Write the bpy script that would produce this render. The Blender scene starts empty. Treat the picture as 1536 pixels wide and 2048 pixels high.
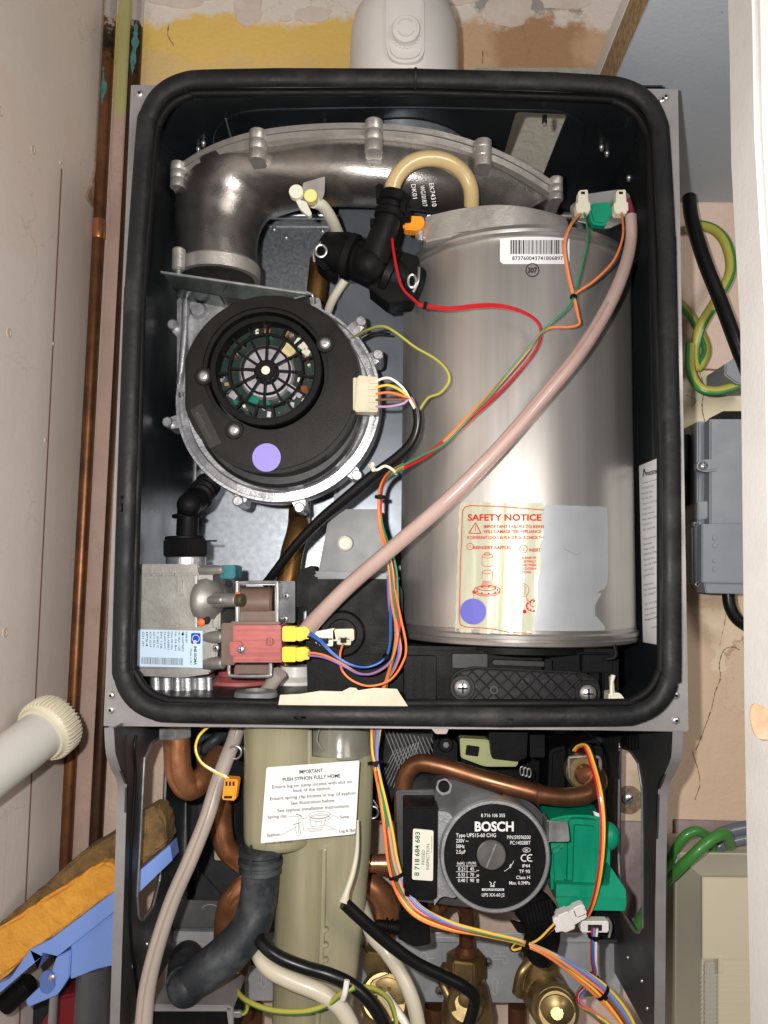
import bpy, bmesh, math, random
from mathutils import Vector, Matrix
random.seed(7)
sc = bpy.context.scene
COL = sc.collection
# ---------------------------------------------------------------- camera
D, F, W0, H0 = 0.60, 1538.0, 1536, 2048      # metres to the gasket plane, focal length in photo pixels
cam = bpy.data.cameras.new("camera"); camo = bpy.data.objects.new("camera", cam); COL.objects.link(camo)
cam.sensor_fit = 'VERTICAL'; cam.sensor_height = 24.0; cam.lens = 24.0*F/H0
cam.clip_start = 0.01; cam.clip_end = 50
RM = (Matrix.Rotation(math.radians(1.18), 3, 'Z') @ Matrix.Rotation(math.radians(90+4.78), 3, 'X')
      @ Matrix.Rotation(0.0125, 3, 'Z'))
camo.location = (0, -D, 0); camo.rotation_euler = RM.to_euler()
sc.camera = camo
# ---------------------------------------------------------------- world, lamps, exposure
wd = bpy.data.worlds.new("World"); sc.world = wd; wd.use_nodes = True
bg = wd.node_tree.nodes["Background"]; bg.inputs[0].default_value = (1.0, 0.93, 0.86, 1); bg.inputs[1].default_value = 0.10
def lamp(name, loc, target, power, size, color=(1, 1, 1)):
    l = bpy.data.lights.new(name, 'AREA'); l.shape = 'DISK'; l.size = size; l.energy = power; l.color = color
    o = bpy.data.objects.new(name, l); COL.objects.link(o); o.location = loc
    o.rotation_euler = (Vector(target)-Vector(loc)).to_track_quat('-Z', 'Y').to_euler()
    return o
lamp("flash_lamp", (-0.034, -D+0.005, 0.022), (0.0, 0.3, 0.02), 5.5, 0.012, (1.0, 0.965, 0.93))
lamp("fill_lamp", (0.62, -1.10, 0.32), (-0.15, 0.1, 0.0), 8.3, 0.45, (1.0, 0.93, 0.86))  # added soft fill from the right, brightens the left wall and recesses
sc.view_settings.view_transform = 'Standard'; sc.view_settings.look = 'None'
sc.view_settings.gamma = 1; sc.view_settings.exposure = -0.15; sc.view_settings.use_curve_mapping = False
sc.render.engine = 'CYCLES'; sc.cycles.max_bounces = 7; sc.cycles.transmission_bounces = 6
sc.cycles.sample_clamp_indirect = 3.0; sc.cycles.use_denoising = True

# ---------------------------------------------------------------- photo pixel -> point of the place
CAMP = Vector((0, -D, 0))
def ray(px, py):
    return RM @ Vector((px-W0/2, -(py-H0/2), -F))
def A(px, py, Y=0.0):                # on the upright plane at depth Y
    d = ray(px, py); return CAMP + d*((Y+D)/d.y)
def AX(px, py, X):                   # on the side wall x = X
    d = ray(px, py); return CAMP + d*(X/d.x)
def AZ(px, py, Z):                   # on the level plane z = Z
    d = ray(px, py); return CAMP + d*(Z/d.z)
def AC(px, py, cx, cy, R):           # on an upright drum
    d = ray(px, py); a = d.x*d.x+d.y*d.y; ox = -cx; oy = -D-cy
    b = ox*d.x+oy*d.y; c = ox*ox+oy*oy-R*R; q = max(b*b-a*c, 0)
    return CAMP + d*((-b-math.sqrt(q))/a)
def K(Y): return (D+Y)/F             # metres per photo pixel at depth Y

# ---------------------------------------------------------------- materials
MATS = {}
def mat(name, col, met=0.0, rough=0.5, col2=None, ns=60.0, nlo=0.35, nhi=0.7, rvar=0.1, bump=0.0, bs=400.0, stretch=None,
        coat=0.0, trans=0.0, sss=0.0, spec=0.5, ior=1.45, emit=None, rs=None):
    if name in MATS: return MATS[name]
    m = bpy.data.materials.new(name); m.use_nodes = True; nt = m.node_tree; b = nt.nodes["Principled BSDF"]; L = nt.links.new
    b.inputs["Base Color"].default_value = (*col, 1); b.inputs["Metallic"].default_value = met
    b.inputs["Roughness"].default_value = rough; b.inputs["Coat Weight"].default_value = coat
    b.inputs["Coat Roughness"].default_value = 0.12
    b.inputs["Specular IOR Level"].default_value = spec; b.inputs["IOR"].default_value = ior
    b.inputs["Transmission Weight"].default_value = trans
    if sss: b.inputs["Subsurface Weight"].default_value = sss; b.inputs["Subsurface Radius"].default_value = (.01, .008, .005)
    tc = nt.nodes.new("ShaderNodeTexCoord"); mp = nt.nodes.new("ShaderNodeMapping"); L(tc.outputs["Object"], mp.inputs[0])
    if stretch: mp.inputs["Scale"].default_value = stretch
    n = nt.nodes.new("ShaderNodeTexNoise"); n.inputs["Scale"].default_value = ns; n.inputs["Detail"].default_value = 5
    n.inputs["Roughness"].default_value = .65
    L(mp.outputs[0], n.inputs["Vector"])
    if col2 is not None:
        r = nt.nodes.new("ShaderNodeMapRange"); r.inputs[1].default_value = nlo; r.inputs[2].default_value = nhi
        L(n.outputs[0], r.inputs[0])
        mx = nt.nodes.new("ShaderNodeMix"); mx.data_type = 'RGBA'; mx.inputs[6].default_value = (*col, 1); mx.inputs[7].default_value = (*col2, 1)
        L(r.outputs[0], mx.inputs[0]); L(mx.outputs[2], b.inputs["Base Color"])
    if rvar:
        n2 = nt.nodes.new("ShaderNodeTexNoise"); n2.inputs["Scale"].default_value = rs or ns*1.7; n2.inputs["Detail"].default_value = 4
        L(mp.outputs[0], n2.inputs["Vector"])
        r2 = nt.nodes.new("ShaderNodeMapRange"); r2.inputs[1].default_value = .3; r2.inputs[2].default_value = .7
        r2.inputs[3].default_value = max(rough-rvar, .03); r2.inputs[4].default_value = min(rough+rvar, 1)
        L(n2.outputs[0], r2.inputs[0]); L(r2.outputs[0], b.inputs["Roughness"])
    if bump:
        n3 = nt.nodes.new("ShaderNodeTexNoise"); n3.inputs["Scale"].default_value = bs; n3.inputs["Detail"].default_value = 6
        L(mp.outputs[0], n3.inputs["Vector"])
        bp = nt.nodes.new("ShaderNodeBump"); bp.inputs["Strength"].default_value = 1.0; bp.inputs["Distance"].default_value = bump
        L(n3.outputs[0], bp.inputs["Height"]); L(bp.outputs[0], b.inputs["Normal"])
    if emit: b.inputs["Emission Color"].default_value = (*emit, 1); b.inputs["Emission Strength"].default_value = 1
    MATS[name] = m
    return m
valvem = mat("valve_casting", (.27, .26, .24), .6, .48, (.34, .33, .31), 60, .4, .7, .08, .00012, 500)
wiresteel = mat("wire_steel", (.40, .40, .40), .9, .38, rvar=.05)
rubber = mat("rubber", (.0075, .008, .009), 0, .58, (.038, .036, .035), 22, .5, .8, .14, .0005, 160, spec=.38)
lipm = mat("rubber_lip", (.004, .004, .0045), 0, .6, (.012, .012, .012), 30, .5, .8, .1, spec=.25)
rubber_hose = mat("rubber_hose", (.015, .018, .022), 0, .52, (.11, .118, .125), 24, .46, .8, .12, .0003, 200)
blackp = mat("black_plastic", (.004, .004, .0045), 0, .5, (.008, .0078, .008), 40, .4, .8, .08, .00018, 900, spec=.14)
blackm = mat("black_cover", (.0075, .0065, .0058), 0, .45, (.012, .0108, .0098), 30, .4, .8, .08, .00012, 1100, spec=.25)
darkpaint = mat("dark_painted_steel", (.010, .013, .018), .3, .3, (.022, .027, .034), 12, .4, .75, .1)
chassis = mat("chassis_grey", (.25, .24, .245), .35, .42, (.33, .32, .32), 14, .4, .7, .1, .00005, 900)
armmat = mat("dark_chassis", (.050, .052, .056), .5, .36, (.10, .10, .105), 9, .4, .75, .12)
galv = mat("galvanised_sheet", (.34, .37, .41), .8, .42, (.44, .47, .51), 160, .4, .65, .08)
galv2 = mat("zinc_plate", (.42, .43, .43), .8, .34, (.6, .6, .6), 50, .4, .7, .1)
cast = mat("cast_aluminium", (.48, .45, .42), .65, .40, (.60, .57, .535), 60, .4, .7, .09, .00025, 700)
castd = mat("dark_cast_aluminium", (.26, .242, .228), .9, .31, (.34, .318, .30), 45, .4, .7, .06, .0002, 800)
castl = mat("bright_cast_aluminium", (.40, .40, .42), .8, .38, (.54, .54, .56), 80, .4, .7, .1, .00025, 500)
steel = mat("brushed_steel", (.62, .595, .565), .86, .42, (.72, .695, .665), 60, .35, .7, .03, .00004, 300, stretch=(1, 1, .03), rs=160)
screwm = mat("screw_steel", (.6, .6, .6), .85, .36, rvar=.06)
boltm = mat("bolt_zinc", (.13, .13, .135), .3, .55, rvar=.06)
copper = mat("copper", (.66, .29, .14), .8, .32, (.42, .17, .075), 35, .42, .72, .1)
copperd = mat("old_copper", (.25, .105, .05), .75, .38, (.12, .055, .03), 18, .4, .65, .12)
brass = mat("brass", (.40, .29, .13), .85, .40, (.20, .145, .075), 45, .4, .7, .1)
brasst = mat("lacquered_brass_pipe", (.32, .18, .06), .8, .3, (.16, .08, .03), 20, .4, .7, .1)
cream = mat("cream_plastic", (.72, .68, .55), 0, .4, rvar=.08, sss=.1)
whitep = mat("white_plastic", (.78, .75, .72), 0, .38, (.70, .67, .64), 8, .4, .7, .06)
paper = mat("paper", (.60, .555, .44), 0, .8, (.52, .475, .37), 40, .4, .7)
conn = mat("connector_cream", (.56, .52, .38), 0, .4, (.47, .43, .30), 60, sss=.1)
green = mat("green_plastic", (.0, .24, .13), 0, .4, (.01, .32, .18), 15, .4, .8, .1)
teal = mat("teal_plastic", (.0, .13, .15), 0, .4)
redp = mat("red_coil_plastic", (.42, .11, .10), 0, .5, (.34, .085, .08), 40)
brownp = mat("brown_coil_plastic", (.16, .10, .08), 0, .42, (.12, .075, .06), 40)
yellowp = mat("yellow_plastic", (.85, .55, .02), 0, .38)
orangep = mat("orange_plastic", (.85, .30, .02), 0, .4)
lab_w = mat("label_white", (.80, .80, .80), 0, .35, (.74, .74, .745), 20, coat=.3)
lab_b = mat("label_blue", (.52, .66, .80), 0, .35, coat=.3)
lab_c = mat("label_cream", (.66, .63, .53), 0, .5)
lab_g = mat("label_foil", (.50, .52, .55), .35, .42, (.46, .48, .51), 25)
notice = mat("label_notice", (.56, .55, .41), .1, .38, (.44, .46, .34), 60, .35, .65, .1, .0007, 30, stretch=(2.6, 2.6, .16))
ink = mat("ink_black", (.02, .02, .022), 0, .8, rvar=0, spec=.12)
inkg = mat("ink_grey", (.18, .18, .2), 0, .8, rvar=0, spec=.12)
inkr = mat("ink_red", (.52, .03, .02), 0, .8, rvar=0, spec=.12)
inkw = mat("ink_white", (.75, .75, .75), 0, .8, rvar=0, spec=.12)
inkgr = mat("ink_green", (.0, .12, .05), 0, .8, rvar=0, spec=.12)
inkb = mat("ink_blue", (.02, .06, .42), 0, .8, rvar=0, spec=.12)
purple = mat("purple_sticker", (.25, .21, .58), 0, .5, rvar=.03)
syph = mat("syphon_plastic", (.38, .35, .21), 0, .18, (.52, .485, .335), 45, .35, .7, 0, trans=.35, stretch=(1, 1, .06))
syphc = mat("clear_plastic", (.42, .41, .33), 0, .2, (.32, .31, .25), 30, .4, .7, .05, trans=.5)
tubey = mat("yellow_rubber_tube", (.52, .40, .20), 0, .3, (.46, .34, .16), 20, coat=.3, sss=.1)
tubep = mat("pink_silicone_tube", (.42, .295, .26), 0, .28, (.47, .35, .31), 25, coat=.3, sss=.15)
tubes_ = mat("pink_tube_stripe", (.40, .22, .215), 0, .3)
greyt = mat("grey_silicone_tube", (.34, .30, .265), 0, .34, (.42, .33, .30), 25, coat=.2)
pcb = mat("circuit_board", (.0, .008, .0055), 0, .5, (.0, .018, .012), 200)
foamy = mat("sponge_yellow", (.70, .33, .045), 0, .9, (.60, .26, .03), 90, .4, .7, 0, .0012, 350)
foamd = mat("sponge_dirty", (.20, .12, .04), 0, .95, (.08, .05, .025), 60, .4, .7, 0, .0012, 300)
bluep = mat("blue_plastic", (.17, .28, .66), 0, .42, (.20, .32, .70), 8)
greypipe = mat("grey_metal_pole", (.12, .12, .13), .4, .35)
redc = mat("dark_red_plastic", (.22, .01, .02), 0, .5)
boxgrey = mat("grey_abs", (.20, .22, .25), 0, .45, (.23, .25, .28), 20)
boxcream = mat("cream_abs", (.50, .46, .36), 0, .5, (.45, .415, .325), 6)
WIRE = {}
for n_, c_ in dict(red=(.42, .01, .014), orange=(.80, .20, .05), yellow=(.80, .52, .06), green=(.02, .22, .10), blue=(.03, .12, .42), white=(.8, .76, .68),
                   violet=(.24, .14, .36), brown=(.22, .07, .03), black=(.006, .006, .0065), pink=(.75, .15, .16), cream=(.56, .51, .40),
                   lilac=(.45, .26, .42), earthy=(.40, .39, .07), earthg=(.04, .19, .04), grey=(.12, .13, .16), peach=(.75, .30, .14), sky=(.16, .26, .58)).items():
    WIRE[n_] = mat("wire_"+n_, c_, 0, .30 if n_ == 'black' else .36, coat=0 if n_ == 'black' else .25, rvar=.05, spec=.4)

# ---------------------------------------------------------------- mesh helpers
def spline(pts, n=8, closed=False):
    P = [Vector(p) for p in pts]; out = []
    if len(P) < 3 and not closed:
        return [P[0].lerp(P[-1], i/n) for i in range(n+1)]
    m = len(P); rng = m if closed else m-1
    for i in range(rng):
        if closed: p0, p1, p2, p3 = P[(i-1) % m], P[i], P[(i+1) % m], P[(i+2) % m]
        else: p0, p1, p2, p3 = P[max(i-1, 0)], P[i], P[i+1], P[min(i+2, m-1)]
        for k in range(n):
            t = k/n
            out.append(.5*((2*p1)+(p2-p0)*t+(2*p0-5*p1+4*p2-p3)*t*t+(3*p1-p0-3*p2+p3)*t**3))
    if not closed: out.append(P[-1])
    return out
def rpoly(pts, r, n=6):
    """round the corners of a pixel outline; r one radius or a list"""
    out = []; m = len(pts)
    for i in range(m):
        p = Vector(pts[i][:2]); a = Vector(pts[i-1][:2]); b = Vector(pts[(i+1) % m][:2]); ri = r[i] if isinstance(r, (list, tuple)) else r
        if ri <= 0: out.append((p.x, p.y)); continue
        da = (a-p); db = (b-p); la, lb = da.length, db.length; q = min(ri, la*.49, lb*.49)
        s = p+da.normalized()*q; e = p+db.normalized()*q
        for k in range(n+1):
            t = k/n; v = s*(1-t)**2+p*2*t*(1-t)+e*t*t; out.append((v.x, v.y))
    return out
def frame_axes(ax):
    ax = Vector(ax).normalized(); h = Vector((0, 0, 1)) if abs(ax.z) < .9 else Vector((1, 0, 0))
    u = ax.cross(h).normalized(); v = ax.cross(u).normalized(); return u, v, ax
class MB:
    def __init__(s): s.bm = bmesh.new(); s.mats = []; s.mi = 0
    def use(s, m):
        if m not in s.mats: s.mats.append(m)
        s.mi = s.mats.index(m); return s
    def face(s, vs):
        try: f = s.bm.faces.new(vs); f.material_index = s.mi; return f
        except ValueError: return None
    def tube(s, pts, r, seg=12, closed=False, cap=True, flat=None):
        P = [Vector(p) for p in pts]; m = len(P); R = r if isinstance(r, (list, tuple)) else [r]*m
        if len(R) != m: R = [R[int(i*(len(R)-1)/(m-1))]+(R[min(int(i*(len(R)-1)/(m-1))+1, len(R)-1)]-R[int(i*(len(R)-1)/(m-1))])*((i*(len(R)-1)/(m-1)) % 1) for i in range(m)]
        rings = []; pu = None
        for i in range(m):
            if closed: t = P[(i+1) % m]-P[i-1]
            else: t = P[min(i+1, m-1)]-P[max(i-1, 0)]
            if t.length < 1e-9: t = Vector((0, 0, 1))
            t.normalize()
            if pu is None: u, v, _ = frame_axes(t)
            else:
                u = (pu-t*pu.dot(t)); u = u.normalized() if u.length > 1e-6 else frame_axes(t)[0]; v = t.cross(u)
            pu = u; ring = []
            for k in range(seg):
                a = 2*math.pi*k/seg; o = (u*math.cos(a)+v*math.sin(a))*R[i]
                if flat: o = o-flat[0]*(o.dot(flat[0]))*(1-flat[1])
                ring.append(s.bm.verts.new(P[i]+o))
            rings.append(ring)
        for i in range(m if closed else m-1):
            a, b = rings[i], rings[(i+1) % m]
            for k in range(seg): s.face((a[k], a[(k+1) % seg], b[(k+1) % seg], b[k]))
        if cap and not closed: s.face(rings[0][::-1]); s.face(rings[-1])
        return s
    def lathe(s, c, ax, prof, seg=40, closed=False):
        """profile: (radius, distance along the axis)"""
        c = Vector(c); u, v, w = frame_axes(ax); rings = []
        for r, h in prof:
            if r < 1e-7: rings.append([s.bm.verts.new(c+w*h)])
            else: rings.append([s.bm.verts.new(c+w*h+(u*math.cos(2*math.pi*k/seg)+v*math.sin(2*math.pi*k/seg))*r) for k in range(seg)])
        n = len(rings)
        for i in range(n if closed else n-1):
            a, b = rings[i], rings[(i+1) % n]
            for k in range(seg):
                k2 = (k+1) % seg
                if len(a) == 1 and len(b) == 1: continue
                if len(a) == 1: s.face((a[0], b[k2], b[k]))
                elif len(b) == 1: s.face((a[k], a[k2], b[0]))
                else: s.face((a[k], a[k2], b[k2], b[k]))
        if not closed:
            if len(rings[0]) > 1: s.face(rings[0][::-1])
            if len(rings[-1]) > 1: s.face(rings[-1])
        return s
    def merge(s, t):
        me = bpy.data.meshes.new("tmp"); 
        for f in t.faces: f.material_index = s.mi
        t.to_mesh(me); t.free(); s.bm.from_mesh(me); bpy.data.meshes.remove(me); return s
    def prism(s, outer, ext, holes=(), bev=0.0, bseg=2):
        """outer and holes are world points in one plane, ext the extrusion vector"""
        t = bmesh.new(); es = []
        for loop in [outer]+list(holes):
            vs = [t.verts.new(p) for p in loop]
            for i in range(len(vs)): es.append(t.edges.new((vs[i], vs[(i+1) % len(vs)])))
        if holes: bmesh.ops.triangle_fill(t, use_beauty=True, edges=es)
        else: t.faces.new(list(t.verts))
        fs = list(t.faces); ext = Vector(ext)
        r = bmesh.ops.extrude_face_region(t, geom=fs)
        vs = [g for g in r['geom'] if isinstance(g, bmesh.types.BMVert)]
        bmesh.ops.translate(t, verts=vs, vec=ext)
        bmesh.ops.recalc_face_normals(t, faces=t.faces)
        if bev > 0:
            ee = [e for e in t.edges if len(e.link_faces) == 2 and e.calc_face_angle(0) > .6]
            bmesh.ops.bevel(t, geom=ee, offset=bev, segments=bseg, affect='EDGES', clamp_overlap=True)
        return s.merge(t)
    def plate(s, px, Y, th, bev=0.0, holes=(), mapf=None, dirv=None, bseg=2):
        f = mapf or (lambda x, y: A(x, y, Y))
        return s.prism([f(x, y) for x, y in px], dirv or (0, th, 0), [[f(x, y) for x, y in h] for h in holes], bev, bseg)
    def box(s, x0, y0, x1, y1, Y, th, bev=.0006, rot=0):
        pts = [(x0, y0), (x1, y0), (x1, y1), (x0, y1)]
        if rot:
            cx, cy = (x0+x1)/2, (y0+y1)/2; c, q = math.cos(math.radians(rot)), math.sin(math.radians(rot))
            pts = [(cx+(x-cx)*c+(y-cy)*q, cy-(x-cx)*q+(y-cy)*c) for x, y in pts]
        return s.plate(pts, Y, th, bev)
    def wbox(s, a, b, bev=.0006):
        (x0, y0, z0), (x1, y1, z1) = a, b
        return s.prism([Vector((x0, y0, z0)), Vector((x1, y0, z0)), Vector((x1, y0, z1)), Vector((x0, y0, z1))], (0, y1-y0, 0), (), bev)
    def disc(s, px, py, Y, r, th, seg=36, bev=.0005, rin=0):
        k = K(Y); R = r*k; c = A(px, py, Y); b = min(bev, R*.3, th*.4)
        if rin: q = rin*k; return s.lathe(c, (0, 1, 0), [(q, 0), (q, th), (R, th), (R, b), (R-b, 0)], seg, closed=True)
        return s.lathe(c, (0, 1, 0), [(0, 0), (R-b, 0), (R, b), (R, th), (0, th)], seg)
    def cyl(s, a, b, r, seg=24, bev=.0005, r2=None):
        a, b = Vector(a), Vector(b); h = (b-a).length; r2 = r if r2 is None else r2
        return s.lathe(a, b-a, [(0, 0), (r-bev, 0), (r, bev), (r2, h-bev), (r2-bev, h), (0, h)], seg)
    def hexn(s, a, b, r, bev=.0006):
        a, b = Vector(a), Vector(b); u, v, w = frame_axes(b-a)
        return s.prism([a+(u*math.cos(k*math.pi/3+.3)+v*math.sin(k*math.pi/3+.3))*r for k in range(6)], b-a, (), bev)
    def sph(s, c, r, seg=20, sq=(1, 1, 1)):
        t = bmesh.new(); bmesh.ops.create_uvsphere(t, u_segments=seg, v_segments=seg//2, radius=r)
        for v in t.verts: v.co = Vector((v.co.x*sq[0], v.co.y*sq[1], v.co.z*sq[2]))+Vector(c)
        return s.merge(t)
    def screw(s, px, py, Y, r, cross=True):
        """pan head screw facing the viewer"""
        k = K(Y); c = A(px, py, Y); R = r*k
        s.lathe(c, (0, 1, 0), [(0, -R*.45), (R*.5, -R*.4), (R*.85, -R*.2), (R, 0), (R, R*.3), (0, R*.3)], 20)
        return s
    def dome(s, c, ax, r, h=.3, seg=36):
        return s.lathe(c, ax, [(0, -r*h), (r*.3, -r*h*.94), (r*.6, -r*h*.72), (r*.82, -r*h*.4), (r*.95, -r*h*.1), (r, 0), (r, r*.1), (0, r*.1)], seg)
    def recess(s, px, py, Y, r, m, kind='cross', rot=0):
        k = K(Y); R = r*k; c = A(px, py, Y); s.use(m)
        if kind == 'hex': s.lathe(c+Vector((0, -R*.46, 0)), (0, 1, 0), [(0, -.0001), (R*.42, -.0001), (R*.42, .0004), (0, .0004)], 6)
        else:
            for a in ((rot, rot+90) if kind == 'cross' else (rot,)):
                u = Vector((math.cos(math.radians(a)), 0, math.sin(math.radians(a)))); v = Vector((-u.z, 0, u.x))
                o = c+Vector((0, -R*.47, 0)); L_, w_ = R*.6, R*.10
                s.prism([o-u*L_-v*w_, o+u*L_-v*w_, o+u*L_+v*w_, o-u*L_+v*w_], (0, R*.15, 0))
        return s
    def strip(s, pts, w, mapf, m=None):
        """thin printed line through pixel points"""
        if m: s.use(m)
        for (x0, y0), (x1, y1) in zip(pts[:-1], pts[1:]):
            d = Vector((x1-x0, y1-y0)); l = d.length
            if l < 1e-6: continue
            n = Vector((-d.y, d.x))/l*w/2; nn = max(1, int(l/8)); prev = None
            for k in range(nn+1):
                q = Vector((x0, y0))+d*(k/nn)
                a, b = s.bm.verts.new(mapf(q.x+n.x, q.y+n.y)), s.bm.verts.new(mapf(q.x-n.x, q.y-n.y))
                if prev: s.face((prev[0], a, b, prev[1]))
                prev = (a, b)
        return s
    def rect(s, x0, y0, x1, y1, mapf, m=None):
        return s.strip([((x0+x1)/2, y0), ((x0+x1)/2, y1)], abs(x1-x0), mapf, m)
    def ringline(s, cx, cy, r, w, mapf, m=None, a0=0, a1=360, ry=None):
        ry = ry or r; n = 28
        return s.strip([(cx+r*math.cos(math.radians(a0+(a1-a0)*i/n)), cy+ry*math.sin(math.radians(a0+(a1-a0)*i/n))) for i in range(n+1)], w, mapf, m)
    def dot(s, cx, cy, r, mapf, m=None, seg=28):
        if m: s.use(m)
        c = s.bm.verts.new(mapf(cx, cy)); v = [s.bm.verts.new(mapf(cx+r*math.cos(2*math.pi*i/seg), cy+r*math.sin(2*math.pi*i/seg))) for i in range(seg)]
        for i in range(seg): s.face((c, v[(i+1) % seg], v[i]))
        return s
    def text(s, txt, px, py, h, mapf, m=None, al='L', rot=0, sx=1.0, bold=0.0, width=None):
        """lettering: px,py baseline anchor, h cap height in photo pixels, rot degrees anticlockwise"""
        if m: s.use(m)
        cu = bpy.data.curves.new("t", 'FONT'); cu.body = txt; cu.size = 1.0; cu.offset = bold; cu.resolution_u = 3
        o = bpy.data.objects.new("t", cu); me = bpy.data.meshes.new_from_object(o)
        if not me.vertices: return s
        xs = [v.co.x for v in me.vertices]; w = max(xs); q = h/.70
        if width: sx = width/(w*q)
        off = {'L': 0, 'C': -w/2, 'R': -w}[al]; c, sn = math.cos(math.radians(rot)), math.sin(math.radians(rot))
        base = len(s.bm.verts); s.bm.verts.ensure_lookup_table(); nv = []
        for v in me.vertices:
            x = (v.co.x+off)*q*sx; y = v.co.y*q
            nv.append(s.bm.verts.new(mapf(px+x*c-y*sn, py-(x*sn+y*c))))
        for p in me.polygons: s.face([nv[i] for i in p.vertices])
        bpy.data.meshes.remove(me); bpy.data.objects.remove(o); bpy.data.curves.remove(cu)
        return s
    def sheet(s, cols, mapf, ny=10, m=None):
        """a printed label as columns (x, ytop, ybottom) laid on a surface"""
        if m: s.use(m)
        prev = None
        for x, y0, y1 in cols:
            c = [s.bm.verts.new(mapf(x, y0+(y1-y0)*i/ny)) for i in range(ny+1)]
            if prev:
                for i in range(ny): s.face((prev[i], prev[i+1], c[i+1], c[i]))
            prev = c
        return s
    def build(s, name, m=None, parent=None, label=None, smooth=True, ang=35):
        me = bpy.data.meshes.new(name)
        if not s.mats: s.mats = [m]
        elif m is not None and s.mats[0] is not m and not s.mats: pass
        s.bm.to_mesh(me); s.bm.free()
        for q in s.mats: me.materials.append(q)
        xs = [v.co.x for v in me.vertices]; ys = [v.co.y for v in me.vertices]; zs = [v.co.z for v in me.vertices]
        o0 = Vector(((min(xs)+max(xs))/2, (min(ys)+max(ys))/2, min(zs)))
        me.transform(Matrix.Translation(-o0))
        if smooth:
            me.shade_smooth(); me.set_sharp_from_angle(angle=math.radians(ang))
        o = bpy.data.objects.new(name, me); COL.objects.link(o)
        WPOS[o] = o0.copy()
        o.location = o0-(WPOS[parent] if parent else Vector((0, 0, 0)))
        if parent: o.parent = parent
        if label: o['label'] = label
        return o
WPOS = {}
def M(m): return MB().use(m)
def thing(name, label, cat, loc, group=None):
    o = bpy.data.objects.new(name, None); COL.objects.link(o); o.empty_display_size = .02
    o.location = loc; WPOS[o] = Vector(loc); tag(o, label, cat, group); return o
def tag(o, label=None, cat=None, group=None, kind=None):
    if label: o['label'] = label
    if cat: o['category'] = cat
    if group: o['group'] = group
    if kind: o['kind'] = kind
    return o
def part(name, parent, label=None, loc=None):
    """an Empty that is a part and carries sub-parts"""
    o = bpy.data.objects.new(name, None); COL.objects.link(o); o.empty_display_size = .01
    loc = Vector(loc) if loc is not None else WPOS[parent]; WPOS[o] = loc.copy(); o.location = loc-WPOS[parent]; o.parent = parent
    if label: o['label'] = label
    return o
def P3(pts, Y=None):
    return [A(p[0], p[1], p[2] if len(p) > 2 else Y) for p in pts]
def wirepath(pts, n=8): return spline(P3(pts), n)
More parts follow.
